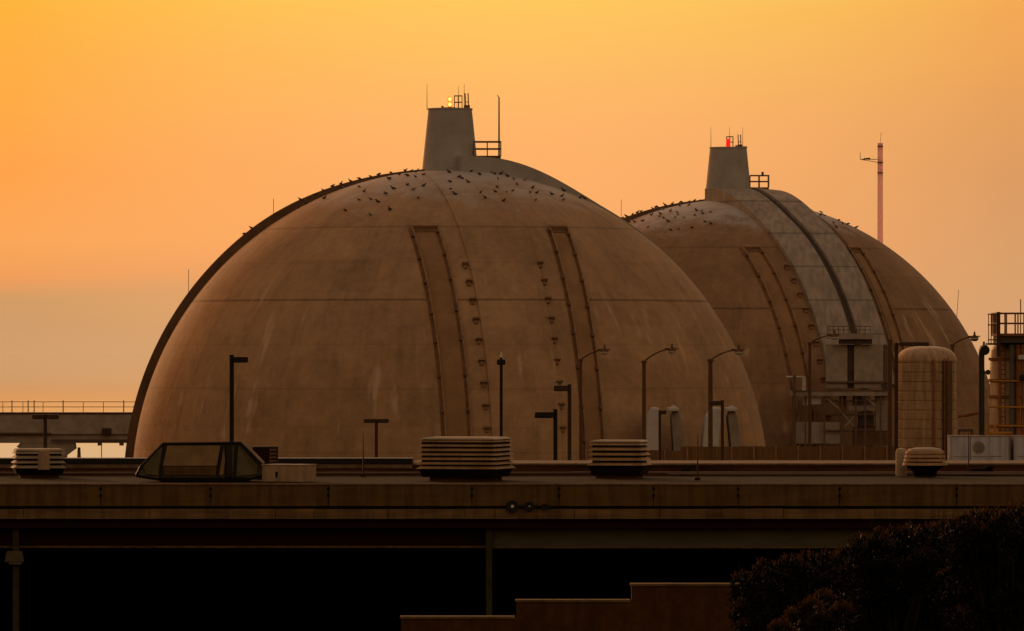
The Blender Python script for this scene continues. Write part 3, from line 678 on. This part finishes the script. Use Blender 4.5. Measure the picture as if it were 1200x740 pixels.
b = MB(); b.tube([at(1196, 391, Y - 1), at(1196, 351, Y - 1)], .035, 6); b.build('aerial', M['whip'], root)
for px, m_, rr in ((1171.5, 'orange', .10), (1185.5, 'teal', .17), (1189, 'dkbrown', .10), (1193, 'orange', .13), (1199, 'rust', .16), (1204, 'orange', .12)):
    b = MB(); b.tube([at(px, 404, Y - 2.6), at(px, 545, Y - 2.6)], rr, 8); b.build('pipe', M[m_], root)
b = MB()
for px in (1173, 1178): b.tube([at(px, 404, Y - 2.2), at(px, 540, Y - 2.2)], .035, 6)
for i in range(24): yq = 406 + 5.5 * i; b.tube([at(1173, yq, Y - 2.2), at(1178, yq, Y - 2.2)], .028, 6)
b.build('ladder', M['steel'], root)
for yq in (446.5, 477, 499): b = MB(); b.tube([at(1158, yq, Y - 2.8), at(1215, yq + .6, Y - 2.8)], .06, 6); b.build('guard_rail', M['yellow'], root)
b = MB()
for px in (1156.5, 1166): b.tube([at(px, 497, Y - 3), at(px, 545, Y - 3)], .08, 6)
b.tube([at(1153, 508, Y - 3), at(1186, 508, Y - 3)], .1, 6); b.build('yellow_frame', M['yellow'], root)
b = MB(); b.box(at(1197, 419, Y - 3), (.45, .3, .3)); b.build('lamp', M['white'], root, bevel=.05)
b = MB(); b.box(at(1198, 443, Y - 3), (.3, .3, .4)); b.build('valve', M['black'], root, bevel=.05)

# white containers with a round emblem
Y = 398
for k, (a0, a1) in enumerate(((1113.5, 1183), (1188, 1262))):
    p = at((a0 + a1) / 2, 0, Y)
    root = thing('storage_container', ('white storage container with a round blurred emblem on its side, right of the cream tank', 'white storage container cut off by the right edge of the photo')[k], 'container', (p.x, Y, 8), 'white storage containers')
    s_ = sc(Y); zt = at(0, 511.5, Y).z; b = MB(); hx = (a1 - a0) / 2 * s_
    b.b2((p.x - hx, Y, 8.12), (p.x + hx, Y + 2.6, zt)); b.build('body', M['container'], root, bevel=.03)
    b = MB(); b.b2((p.x - hx - .03, Y - .04, zt - .02), (p.x + hx + .03, Y + 2.64, zt + .05)); b.b2((p.x - hx + .25, Y - .03, zt - 24 * s_), (p.x + hx - .5, Y, zt - 23 * s_)); b.build('trim', M['offwhite'], root)
    b = MB()
    for xq in (-1, 1): b.b2((p.x + xq * (hx - .04) - .03, Y - .03, 8), (p.x + xq * (hx - .04) + .03, Y + .02, zt - .03))
    b.build('corner_post', M['offwhite'], root)
    if k == 0:
        b = MB(); q = at(1137, 0, Y); b.b2((q.x - .02, Y - .02, 8.1), (q.x + .02, Y - .001, zt - .05)); b.build('door_seam', M['slot'], root)
        q = at(1148.3, 525.5, Y)
        def disc(x, z, r, y, n=28, sx=1):
            b = MB(); P = [(x + r * sx * math.cos(2 * math.pi * i / n), y, z + r * math.sin(2 * math.pi * i / n)) for i in range(n)]
            P += [(a, y + .004, c_) for a, _, c_ in P]; b.add(P, [tuple(range(n))] + [(i, (i + 1) % n, (i + 1) % n + n, i + n) for i in range(n)]); return b
        disc(q.x - .08, q.z + .03, .40, Y - .008).build('emblem', M['emb2'], root)
        disc(q.x, q.z, .27, Y - .014).build('emblem_centre', M['emb'], root)

# ------------------------------------------------------------------ lamp posts
def box_lamp(px, y_top, heads, Y, label, m='black', base=8.0, pr=.13, hh=7, cat='lamp post'):
    p = at(px, y_top, Y); s_ = sc(Y)
    root = thing('street_lamp', label, cat, (p.x, Y, base), 'box headed lamp posts')
    b = MB(); b.tube([(p.x, Y, base), (p.x, Y, p.z)], [pr * 1.05, pr], 10); b.lathe((p.x, Y, base), [(pr * 2.2, 0), (pr * 2.2, .12), (pr, .3)], 12); b.build('pole', M[m], root)
    for (x0, x1, y0, y1) in heads:
        a = at(x0, y0, Y); c_ = at(x1, y1, Y); b = MB(); b.box(((a.x + c_.x) / 2, Y, (a.z + c_.z) / 2), (abs(c_.x - a.x), max(.42, .4 * abs(c_.x - a.x)), abs(a.z - c_.z)), top=.94); h = b.build('lamp_head', M[m], root, bevel=.03)
        b = MB(); b.box(((a.x + c_.x) / 2, Y, min(a.z, c_.z) - .012), (abs(c_.x - a.x) * .75, .3, .02)); q = b.build('lens', M['hood']); q.parent = h; q.location = root.location * 0
    return root
box_lamp(271.5, 416, [(273, 291, 418.5, 425)], 385, 'tall black lamp post with one square head pointing right, left part of the near dome', pr=.145)
r1 = box_lamp(587.3, 419, [(582, 592.5, 421.5, 427.5)], 385, 'slim black lamp post seen end-on behind the big louvered roof vent', pr=.10)
b = MB(); q = at(587.5, 412.5, 385); b.tube([(q.x, 385, q.z - .45), (q.x, 385, q.z)], [.10, .03], 8); b.build('photocell', M['lens'], r1)
box_lamp(667.3, 450.5, [(648.5, 666, 452, 458.5)], 395, 'black lamp post with square head pointing left, the taller of a close pair', pr=.13, m='dkbrown')
box_lamp(650.8, 479.5, [(626, 649.5, 483, 489.8)], 375, 'black lamp post with square head pointing left, the shorter of a close pair', pr=.135)
box_lamp(441, 491.5, [(426, 440.3, 491, 495.6), (441.7, 456, 491, 495.6)], 400, 'dark brown T shaped lamp post with two heads against the near dome', m='dkbrown', pr=.11)
box_lamp(53, 486, [(37.5, 52.2, 486, 491), (53.8, 69, 486, 491)], 385, 'dark T shaped lamp post with two heads in front of the elevated walkway', m='dkbrown', pr=.12)
box_lamp(846.5, 469, [(830, 846, 470, 475)], 395, 'dark lamp post with small head pointing left by the right-hand vent hood', m='dkbrown', pr=.105)
box_lamp(773.2, 481, [(774, 781, 481, 485.5)], 400, 'short dark lamp post with small head beside the left-hand vent hood', m='dkbrown', pr=.09)
box_lamp(1050.3, 402, [(1052, 1089, 401.2, 405.2)], 402, 'dark lamp post with long flat arm reaching over the cream tank', m='dkbrown', pr=.13)

def cobra(px, py, lx, ly, Y, label, pr=.14, m='lamppost', lens=True):
    p = at(px, py, Y); l = at(lx, ly, Y)
    root = thing('cobra_lamp', label, 'lamp post', (p.x, Y, 8.0), 'curved arm lamp posts')
    b = MB(); b.tube([(p.x, Y, 8), (p.x, Y, p.z)], [pr * 1.15, pr], 10); b.lathe((p.x, Y, p.z), [(pr * 1.5, -.12), (pr * 1.5, .05), (.03, .12)], 10); b.lathe((p.x, Y, 8), [(pr * 2.2, 0), (pr * 2.2, .12), (pr, .3)], 12); b.build('pole', M[m], root)
    b = MB(); P = []
    for i in range(9):
        t = i / 8; P.append(Vector((p.x + (l.x - p.x) * t, Y, p.z + (l.z + .12 - p.z) * (1 - (1 - t) ** 2))))
    b.tube(P, [.06] * 4 + [.05] * 5, 8); b.build('arm', M[m], root)
    b = MB(); e = P[-1]; b.lathe((e.x, Y, e.z - .12), [(.30, 0), (.28, .1), (.16, .2), (.08, .26), (.06, .46), (.02, .5)], 14); b.tube([(e.x - .5, Y, e.z + .03), (e.x + .42, Y, e.z + .04)], [.05, .035], 6)
    hd = b.build('lamp_head', M[m], root)
    b = MB(); b.lathe((e.x, Y, e.z - .32), [(.05, 0), (.18, .03), (.27, .1), (.29, .19)], 14); q = b.build('lens', M['lens'] if lens else M['teal']); q.parent = hd
    q.location = (0, 0, 0)
    return root
cobra(680.5, 422, 708.5, 412.5, 428, 'faint curved arm lamp post, leftmost of the three in a row before the near dome', pr=.10)
cobra(754.7, 424, 787.5, 411.5, 420, 'curved arm lamp post, middle of the three in a row before the near dome', pr=.13)
cobra(832.5, 422, 865.5, 412.5, 412, 'curved arm lamp post, rightmost of the three before the right edge of the near dome', pr=.15)
cobra(949, 402, 978, 395, 430, 'curved arm lamp post in front of the service gallery and far dome', pr=.11)
cobra(1116, 404.5, 1142, 397, 440, 'curved arm lamp post rising behind the cream tank', pr=.12, lens=False)
Y = 400; p = at(1150.3, 412, Y)
root = thing('floodlight_post', 'thick dark green post with round floodlights left of the railed vessel', 'light post', (p.x, Y, 8))
b = MB(); b.tube([(p.x, Y, 8), (p.x, Y, p.z)], .19, 12); b.build('pole', M['green'], root)
b = MB(); q = at(1153, 410, Y); b.tube([q + Vector((-.1, .3, .1)), q + Vector((0, -.05, 0)), q + Vector((.05, -.3, -.05))], [.18, .34, .32], 14); b.tube([q + Vector((0, 0, .3)), q + Vector((0, 0, .52))], .07, 6); b.build('floodlight', M['green'], root)
b = MB(); q = at(1157.5, 436.5, Y); b.tube([q + Vector((0, .15, 0)), q + Vector((0, -.2, 0))], [.12, .17], 12); b.tube([q, at(1151, 437, Y)], .06, 6); b.build('small_floodlight', M['green'], root)
b = MB(); p = at(1042.7, 399, 412)
root = thing('steel_column', 'plain brown steel column immediately left of the cream tank', 'column', (p.x, 412, 8)); b.b2((p.x - .14, 411.9, 8), (p.x + .14, 412.2, p.z)); b.lathe((p.x, 412.05, p.z), [(.2, 0), (.2, .06)], 8); b.build('shaft', M['lamppost'], root)

# ------------------------------------------------------------------ foreground building: open shed with a long flat roof
YF = 300; s_ = sc(YF)
zz = lambda y: at(0, y, YF).z
ZR = zz(567.5); XA, XB = -44, 44
root = thing('long_flat_building', 'long low building with a flat roof, tan fascia and dark open bays below the domes', 'building', (0, YF, 3.0))
b = MB(); b.b2((XA, YF + .12, ZR - .35), (XB, 364, ZR - .03)); b.build('roof_deck', M['roof'], root)
b = MB(); b.b2((XA, YF - .06, ZR - .05), (XB, YF + .5, ZR + .035)); b.build('roof_edge', M['cap'], root)
# rear roof curb with pale coping
YC = 323; zc = lambda y: at(0, y, YC).z
b = MB(); b.b2((XA, YC, ZR - .03), (XB, YC + 9, zc(545.5))); b.build('curb', M['curb'], root)
b = MB(); x0 = at(484, 0, YC).x; b.b2((x0, YC - .12, zc(545.5)), (XB, YC + 9.1, zc(545.5) + .10)); b.build('coping', M['cap'], root)
b = MB(); b.b2((XA, YC - .1, zc(549)), (x0 - .03, YC + .6, zc(545.5) + .02)); b.build('coping', M['cap'], root)
b = MB(); b.b2((XA, YC + .62, zc(546)), (x0 - .03, YC + 3, zc(537.6))); b.build('black_membrane_curb', M['black'], root)
b = MB()
for k in range(40):
    x = XA + rnd.random() * (XB - XA); w_ = rnd.uniform(.4, 3.2); h0 = rnd.uniform(.05, .28)
    b.b2((x, YC - rnd.uniform(.1, .6), ZR - .02), (x + w_, YC - .002, ZR + h0))
b.build('curb_blocks', M['curb'], root)
# pipes lying along the roof
b = MB()
for (xa, xb, yy_, zq, rr) in ((-44, 9, 321.6, .12, .06), (3, 44, 321.0, .14, .07), (8, 30, 319.8, .10, .05)):
    b.tube([(xa, yy_, ZR + zq), (xb, yy_, ZR + zq)], rr, 8)
b.build('roof_pipe', M['steel'], root)
# fascia panels
jt = [-60, 118, 247, 385, 553, 655, 766, 865, 984, 1121, 1260]
edges = [XA] + [at(j, 0, YF).x for j in jt] + [XB]
for a, c_ in zip(edges, edges[1:]):
    b = MB(); dy = rnd.uniform(-.012, .012); b.b2((a + .02, YF + dy, zz(593.2)), (c_ - .02, YF + .1 + dy, ZR - .055)); b.build('fascia_panel', M['fascia'], root)
b = MB(); b.b2((XA, YF + .13, zz(600)), (XB, YF + .2, ZR - .06)); b.build('fascia_backing', M['core'], root)
b = MB()
for j in jt:
    for y in (573, 581):
        q = at(j, y, YF); b.tube([(q.x, YF - .05, q.z), (q.x, YF + .05, q.z)], .075, 8)
b.build('bolt', M['core'], root)
jl = [-40, 28, 175, 323, 368, 455, 545, 580, 673, 773, 845, 918, 1025, 1100, 1190]
el = [XA] + [at(j, 0, YF).x for j in jl] + [XB]
for a, c_ in zip(el, el[1:]):
    b = MB(); b.b2((a + .015, YF - .14, zz(607)), (c_ - .015, YF + .1, zz(596.6) + rnd.uniform(-.015, .015))); b.build('ledge_panel', M['ledge'], root)
b = MB(); b.b2((XA, YF - .17, zz(608.2)), (XB, YF + .05, zz(607.1))); b.build('ledge_lip', M['cap'], root)
b = MB(); b.b2((XA, YF + .3, zz(619)), (XB, YF + 2, zz(606.5))); b.build('soffit_board', M['soffit'], root)
b = MB(); xm = at(577, 0, YF).x
b.b2((xm, YF + 1.2, zz(642)), (XB, YF + 1.5, zz(619.3))); b.build('beam', M['beam'], root)
b = MB(); b.b2((xm, YF + 1.1, zz(643.5)), (XB, YF + 1.55, zz(642.1))); b.b2((XA, YF + 1.6, zz(643.5)), (xm - .1, YF + 2.0, zz(641.2))); b.build('beam_flange', M['ledge'], root)
b = MB(); b.b2((XA, YF + 1.7, zz(641)), (xm - .1, YF + 2.0, zz(622))); b.build('beam', M['soffit'], root)
for px in (573, 17, -380, 1090):
    b = MB(); q = at(px, 0, YF).x; b.b2((q - .15, YF + .75, 3), (q + .15, YF + 1.05, zz(619))); b.build('column', M['colm'], root)
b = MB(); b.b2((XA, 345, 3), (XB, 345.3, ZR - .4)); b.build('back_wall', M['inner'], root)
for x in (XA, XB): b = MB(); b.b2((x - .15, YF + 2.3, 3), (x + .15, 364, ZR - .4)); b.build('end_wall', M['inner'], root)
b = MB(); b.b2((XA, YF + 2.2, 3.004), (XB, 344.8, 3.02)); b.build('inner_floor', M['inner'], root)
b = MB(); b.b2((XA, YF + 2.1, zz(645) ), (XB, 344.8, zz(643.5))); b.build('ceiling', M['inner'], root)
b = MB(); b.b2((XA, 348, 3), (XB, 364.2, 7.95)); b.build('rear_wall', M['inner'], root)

# wall lamp on the left column
q = at(16, 653, YF)
root = thing('wall_lamp', 'small pale wall lamp on the left column under the roof', 'lamp', (q.x, YF + .5, q.z))
b = MB(); b.box((q.x, YF + .5, q.z), (.95, .45, .55), top=.8); b.build('housing', M['dull'], root, bevel=.06)
b = MB(); b.box((q.x + .05, YF + .46, q.z - .32), (.6, .3, .1)); b.build('lens', M['beam'], root)
# twin floodlights under the fascia
for k, (px, lab) in enumerate(((600, 'round black floodlight on the fascia, leftmost of three'), (620, 'round black floodlight on the fascia, middle of three'), (638, 'small dark sensor on the fascia, rightmost of three'))):
    q = at(px, 594, YF - .35); rr = (.30, .25, .16)[k]
    root = thing('floodlight' if k < 2 else 'sensor', lab, 'floodlight' if k < 2 else 'sensor', (q.x, YF - .2, q.z))
    b = MB(); b.tube([q + Vector((0, .3, 0)), q + Vector((0, .1, 0)), q + Vector((0, -.12, 0))], [rr * .4, rr, rr * .95], 16); b.build('housing', M['black'], root)
    if k < 2: b = MB(); b.tube([q + Vector((.02, -.125, .02)), q + Vector((.02, -.14, .02))], rr * (.26 if k == 0 else .16), 12); b.build('lens', M['lens'], root)  # highlight on the dark lamp built as a small pale disc
    b = MB(); b.box(q + Vector((rr + .12, .22, 0)), (.25, .12, .12)); b.build('bracket', M['black'], root)

# ------------------------------------------------------------------ louvered roof vents
def louver(cx, y_top, y_bot, halfpx, nsl, Y, rz, label, mtl, foot=None, name='louvered_vent', depth=None, base_w=.72):
    s_ = sc(Y); p = at(cx, y_bot, Y); zt = at(0, y_top, Y).z; w_ = 2 * halfpx * s_; d = depth or w_
    root = thing(name, label, 'roof vent', (p.x, Y, ZR), 'louvered vents on the flat roof')
    H = zt - p.z; pit = H / nsl
    b = MB(); b.box((p.x, Y, p.z + H / 2 - .05), (w_ - .5, d - .5, H - .1), rz=rz); b.build('core', M['lcore'], root)
    for i in range(nsl):
        z = p.z + pit * (i + .5); grow = 1 - .012 * i
        b = MB(); b.box((p.x, Y, z + pit * .06), (w_ * grow, d * grow, pit * rnd.uniform(.50, .58)), rz=rz + rnd.uniform(-.006, .006), top=1 - .16 / w_ * 2); b.build('louver', mtl, root)
    b = MB(); b.box((p.x, Y, zt + .02), (w_ * .93, d * .93, .10), rz=rz, top=.9); b.build('cap', M['slatp'], root, bevel=.03)
    b = MB(); b.box((p.x, Y, (p.z + ZR) / 2 + .12), (w_ * .86, d * .86, max(.1, p.z - ZR - .1)), rz=rz, top=1.1); b.build('black_skirt', M['core'], root)
    b = MB(); b.box((p.x, Y, ZR + .09), (w_ * base_w, d * base_w, .24), rz=rz); b.build('curb_base', M['curb'], root)
    return root
louver(546, 514, 550.5, 48.5, 7, 309.5, R(-13.5), 'largest tan louvered roof vent, in the middle of the flat roof', M['slat'])
louver(726, 517.5, 547, 33.5, 5, 316, R(-10), 'tan louvered roof vent right of the middle, below the pair of black lamp posts', M['slat'])
r3 = louver(45, 527.5, 550, 31, 4, 317, R(8), 'pale louvered roof vent near the left edge of the photo', M['slatp'])
q = at(54, 539, 316); b = MB(); b.box((q.x, 314.45, q.z), (.58, .12, .95)); b.build('access_door', M['boxp'], r3)
Y = 318; p = at(1084, 0, Y); s_ = sc(Y)
root = thing('round_roof_vent', 'round mushroom shaped roof vent in front of the cream tank', 'roof vent', (p.x, Y, ZR))
for i in range(4):
    z = at(0, 545 - 4.6 * i, Y).z; b = MB(); rr = (26.5 - 1.2 * i) * s_; b.lathe((p.x, Y, z - .02), [(rr, 0), (rr * .97, .13), (rr * .8, .15)], 40); b.build('louver', M['slat'], root)
b = MB(); z = at(0, 529, Y).z; rr = 21 * s_; b.lathe((p.x, Y, z), [(rr, 0), (rr * .9, .12), (rr * .5, .19), (.02, .2)], 36); b.build('cap', M['slatp'], root)
b = MB(); z = at(0, 545, Y).z; b.lathe((p.x, Y, ZR), [(.55, 0), (.65, z - ZR - .3), (1.05, z - ZR - .02), (.6, z - ZR + .5)], 32); b.build('neck', M['core'], root)
q = at(1056, 0, 319.5); root = thing('bent_cap', 'small pale rounded cap immediately left of the round roof vent', 'roof cap', (q.x, 319.5, ZR))
b = MB(); b.lathe((q.x, 319.5, ZR), [(.28, 0), (.28, at(0, 530, 319.5).z - ZR), (.22, at(0, 526.5, 319.5).z - ZR), (.03, at(0, 525, 319.5).z - ZR)], 20); b.build('hood', M['slatp'], root)

# ------------------------------------------------------------------ dark trapezoid hood on the roof
Y = 306; s_ = sc(Y)
q0 = at(236, 0, Y); root = thing('roof_hood', 'dark olive trapezoid hood with black framed panels at the left of the roof', 'roof hood', (q0.x, Y, ZR))
def P3(px, py, dy=0): a = at(px, py, Y); return Vector((a.x, Y + dy, a.z))
zb_, D = 558, 3.4
fr = [P3(160, 556), P3(167, 545, .1), P3(190, 520.5, .35), P3(282, 519.5, .35), P3(307, 544, .1), P3(312, 558)]
low = [P3(182, 564), P3(292, 564)]
poly = [P3(160, 556), P3(167, 545, .1), P3(190, 520.5, .35), P3(282, 519.5, .35), P3(308, 545, .1), P3(310, 558), P3(292, 563.5), P3(184, 563.5)]
n = len(poly); bk = [Vector((p.x, p.y + D, p.z)) for p in poly]
for i in range(n):                             # narrower at the back
    bk[i].x = q0.x + (bk[i].x - q0.x) * .9
b = MB(); b.add(poly + bk, [tuple(range(n)), tuple(range(n, 2 * n))[::-1]] + [(i, i + n, (i + 1) % n + n, (i + 1) % n) for i in range(n)]); b.build('body', M['hood'], root)
def slab(pts, m, name, off=.05):
    b = MB(); n = len(pts); A_ = [p + Vector((0, -off - .06, 0)) for p in pts]; B_ = [p + Vector((0, .02, 0)) for p in pts]
    b.add(A_ + B_, [tuple(range(n)), tuple(range(n, 2 * n))[::-1]] + [(i, i + n, (i + 1) % n + n, (i + 1) % n) for i in range(n)]); return b.build(name, m, root)
yo = lambda y: .35 * max(0, min(1, (545 - y) / 25)) + .0
PP = lambda x, y: P3(x, y, yo(y))
slab([PP(196, 522.5), PP(258, 522.5), PP(254, 546), PP(191, 546)], M['hoodp'], 'front_panel')
slab([PP(191, 546.8), PP(254, 546.8), PP(253, 557), PP(192, 557)], M['fascia'], 'lower_panel')
slab([PP(168, 547), PP(188, 524), PP(190, 524), PP(185, 557), PP(172, 556)], M['hood'], 'side_panel')
slab([PP(279, 524), PP(302, 545), PP(301, 556), PP(277, 558)], M['hood'], 'flap')
slab([PP(262, 524), PP(264, 540), PP(262, 556), PP(257, 557)], M['hoodp'], 'inner_flap', .03)
b = MB(); t_ = .07
for a, c_ in (((193, 521), (188, 560)), ((260, 521), (255, 560)), ((190, 520.5), (282, 519.5)), ((282, 520), (307, 545)), ((190, 521), (165, 547)), ((165, 547), (160, 557)), ((307, 545), (309, 558)), ((160, 558), (186, 562)), ((186, 561), (292, 561)), ((292, 562), (310, 557)), ((277, 521), (275, 560))):
    a = PP(*a); c_ = PP(*c_); b.tube([a + Vector((0, -.1, 0)), c_ + Vector((0, -.1, 0))], t_, 6)
b.tube([PP(267, 522) + Vector((0, -.1, 0)), PP(268, 560) + Vector((0, -.1, 0))], .17, 8)
b.build('frame', M['black'], root)
b = MB(); b.tube([PP(283, 519) + Vector((0, -.04, .05)), PP(309, 545) + Vector((0, -.04, .05))], .11, 6); b.build('edge_trim', M['boxp'], root)
b = MB(); b.b2((at(186, 0, Y).x, Y + .2, ZR), (at(290, 0, Y).x, Y + D - .2, at(0, 558, Y).z)); b.build('base', M['core'], root)
# dark box with a grille behind it
Y = 312; a = at(296, 524.5, Y); c_ = at(325, 547, Y)
root = thing('roof_unit', 'small dark box with a side grille immediately behind the trapezoid hood', 'roof unit', ((a.x + c_.x) / 2, Y, ZR))
b = MB(); b.b2((a.x, Y, ZR), (c_.x, Y + 1.3, a.z)); b.build('casing', M['soffit'], root, bevel=.02)
b = MB(); b.b2((a.x - .03, Y - .03, a.z), (c_.x + .03, Y + 1.33, a.z + .05)); b.build('lid', M['beam'], root)
b = MB(); g0 = at(317, 0, Y).x
for i in range(5): z = a.z - .12 - i * .19; b.b2((g0, Y - .03, z - .05), (c_.x - .04, Y + .001, z + .05))
b.b2((g0 - .04, Y - .025, c_.z), (g0 - .001, Y + .001, a.z - .05)); b.build('grille', M['rim'], root)
# pale low box
Y = 305; a = at(308, 546, Y); e = at(353, 563.5, Y)
root = thing('pale_roof_box', 'low pale beige box on the roof edge right of the trapezoid hood', 'roof box', ((a.x + e.x) / 2, Y, ZR))
b = MB(); w_ = 50 * sc(Y); cx_ = at(338, 0, Y).x
b.box((cx_, Y + .9, (a.z + ZR) / 2), (w_ * 1.05, 1.6, a.z - ZR), rz=R(-24)); b.build('casing', M['boxp'], root, bevel=.02)
b = MB(); b.box((cx_, Y + .9, a.z + .03), (w_ * 1.07, 1.65, .06), rz=R(-24)); b.build('lid', M['slatp'], root)
b = MB(); q = at(324, 556, Y - .35); b.tube([q + Vector((0, -.02, .12)), q + Vector((0, -.02, -.18))], [.07, .04], 8); b.build('latch', M['core'], root)
# thin poles standing on the roof
for px, y0, y1, Y, lab in ((425.5, 508, 553, 318, 'thin black rod standing on the roof left of the largest vent'), (817.5, 510, 562, 309, 'thin dark rod standing on the roof below the right-hand vent hood'), (1135, 505, 543, 322, 'thin dark rod standing in front of the white container')):
    p = at(px, y0, Y); root = thing('roof_rod', lab, 'rod', (p.x, Y, ZR)); b = MB(); b.tube([(p.x, Y, ZR), (p.x, Y, p.z)], [.045, .02], 6); b.build('rod', M['dkbrown'], root); b = MB(); b.box((p.x, Y, ZR + .06), (.28, .28, .12)); b.build('foot', M['core'], root)
for k, (px, py, w_, lab) in enumerate(((699, 551.5, .22, 'small black fitting on the roof curb left of the second vent'), (803, 545, .26, 'small dark fitting on the roof curb right of the second vent'), (1150, 550, .7, 'low dark fitting on the roof curb right of the round vent'))):
    q = at(px, py, 321.5); o = MB(); o.box((q.x, 321.5, ZR + .18), (w_ * 2, .3, .36), top=.8); o.box((q.x + w_ * .6, 321.45, ZR + .42), (w_ * .6, .2, .14)); tag(o.build('roof_fitting', M['core'], bevel=.03), lab, 'roof fitting')

# ------------------------------------------------------------------ stepped wall in the foreground
Y = 170; root = thing('stepped_wall', 'brown block wall rising in three steps to the right at the bottom of the photo', 'wall', (at(680, 0, Y).x, Y, 9.0))
st = [(470, 605, 722.5), (605, 740, 703), (740, 905, 684)]
for x0, x1, y in st:
    a = at(x0, y, Y); e = at(x1, y, Y); b = MB(); b.b2((a.x, Y, 7.5), (e.x - .004, Y + .5, a.z - .07)); b.build('wall_section', M['wall'], root)
    b = MB(); b.b2((a.x - .03, Y - .04, a.z - .068), (e.x + (.0 if x1 > 900 else -.035), Y + .54, a.z)); b.build('coping', M['ledge'], root, bevel=.01)

# ------------------------------------------------------------------ shrubs
def shrub(lst, Y, label, n, tipn, seed, floor_z, leaf=.085, name='shrub'):
    """lst: (px, py, radius px) of overlapping crown lobes; each leaf is its own small blade"""
    rg = random.Random(seed); s_ = sc(Y)
    cs = [(at(px, py, Y) + Vector((0, rg.uniform(-.4, .9), 0)), rp * s_) for px, py, rp in lst]
    base = Vector((sum(c_.x for c_, _ in cs) / len(cs), Y + .2, floor_z))
    root = thing(name, label, 'shrub', base)
    fol = MB(); wsum = [r ** 2 for _, r in cs]
    def blade(p, d, L_, wd, mi):
        d = d.normalized(); sd_ = d.cross(Vector((rg.uniform(-1, 1), rg.uniform(-1, 1), rg.uniform(-1, 1)))).normalized() * wd
        fol.cur = mi; fol.add([p, p + d * L_ * .45 + sd_, p + d * L_, p + d * L_ * .45 - sd_], [(0, 1, 2, 3)])
    for k in range(n):
        c_, r = rg.choices(cs, wsum)[0]
        d = Vector((rg.gauss(0, 1), rg.gauss(0, 1), rg.gauss(0, 1))).normalized(); q = r * (rg.random() ** .30) * (1 + .10 * rg.gauss(0, 1))
        p = c_ + d * q
        blade(p, d + Vector((0, 0, .5)) + Vector((rg.gauss(0, .5), rg.gauss(0, .5), rg.gauss(0, .5))), leaf * rg.uniform(.7, 1.4), leaf * .22, 0)
    for k in range(tipn):                      # upright sprigs at the top of each lobe, in the rim-lit colour
        c_, r = rg.choices(cs, [r for _, r in cs])[0]
        th = rg.uniform(-1.2, 1.2); ph = rg.uniform(-.6, .6); d = Vector((math.sin(th), math.sin(ph) * .6, math.cos(th))).normalized()
        p = c_ + d * r * rg.uniform(.93, 1.08)
        if any((p - c2).length < r2 * .9 for c2, r2 in cs): continue
        for j in range(rg.randint(3, 6)):
            blade(p + Vector((rg.gauss(0, .025), rg.gauss(0, .025), j * .022)), Vector((rg.gauss(0, .5), rg.gauss(0, .5), 1)), leaf * rg.uniform(.5, .95), leaf * .15, 1)
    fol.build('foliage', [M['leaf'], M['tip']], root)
    st_ = MB()
    for c_, r in cs:
        m_ = base.lerp(c_, .55) + Vector((rg.uniform(-.1, .1), rg.uniform(-.1, .1), 0)); st_.tube([base, m_, c_], [.06, .035, .012], 6)
        for j in range(4):
            d = Vector((rg.gauss(0, 1), rg.gauss(0, 1), abs(rg.gauss(0, 1)))).normalized(); st_.tube([c_, c_ + d * r * .9], [.012, .004], 5)
    for k in range(len(cs) * 2):                # stray shoots standing clear of the crown
        c_, r = rg.choice(cs); th = rg.uniform(-1.0, 1.0); d = Vector((math.sin(th), rg.uniform(-.4, .4), math.cos(th))).normalized(); p = c_ + d * r * .8
        if any((p - c2).length < r2 * .7 for c2, r2 in cs): continue
        e = p + (d + Vector((0, 0, .6))).normalized() * rg.uniform(.18, .42); st_.tube([p, p.lerp(e, .5) + Vector((rg.gauss(0, .015), 0, 0)), e], [.008, .005, .002], 4)
    st_.build('branch', M['twig'], root)
def lobes(top, y_low, rp, seed):
    rg = random.Random(seed); out = []
    for i in range(len(top) - 1):
        (x0, y0), (x1, y1) = top[i], top[i + 1]; n = max(1, int(abs(x1 - x0) / 17))
        for k in range(n):
            t = (k + .5) / n; x = x0 + (x1 - x0) * t; y = y0 + (y1 - y0) * t; r = rg.uniform(.75, 1.2) * rp; out.append((x, y + r, r))
            yy_ = y + 2.2 * r
            while yy_ < y_low: out.append((x + rg.uniform(-8, 8), yy_, rp * 1.35)); yy_ += rp * 1.5
    return out
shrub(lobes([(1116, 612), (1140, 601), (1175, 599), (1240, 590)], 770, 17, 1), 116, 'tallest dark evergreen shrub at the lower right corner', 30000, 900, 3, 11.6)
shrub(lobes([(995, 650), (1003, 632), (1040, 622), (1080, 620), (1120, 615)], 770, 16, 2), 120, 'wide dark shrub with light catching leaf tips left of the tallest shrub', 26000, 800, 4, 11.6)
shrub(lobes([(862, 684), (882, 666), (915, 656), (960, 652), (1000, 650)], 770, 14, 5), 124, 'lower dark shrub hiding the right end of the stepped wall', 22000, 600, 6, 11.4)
shrub([(950, 722, 14), (968, 714, 13), (985, 725, 13), (935, 735, 14), (960, 740, 16), (915, 748, 14)], 100, 'small brown flowering shrub at the bottom edge in front of the dark shrubs', 2600, 420, 8, 12.2, leaf=.07)
# dry grass on the slope
rg = random.Random(11); b = MB()
for k in range(5000):
    px = rg.uniform(735, 900); Y = rg.uniform(140, 160); p = Vector(((px - 600) / FPX * Y, Y, profile(Y) + .0)); h = rg.uniform(.15, .45); a = rg.uniform(-.15, .15)
    b.add([p - Vector((.008, 0, 0)), p + Vector((.008, 0, 0)), p + Vector((a, rg.uniform(-.1, .1), h))], [(0, 1, 2)])
tag(b.build('dry_grass', M['tip']), 'dry grass on the slope in front of the stepped wall', 'grass', kind='stuff')
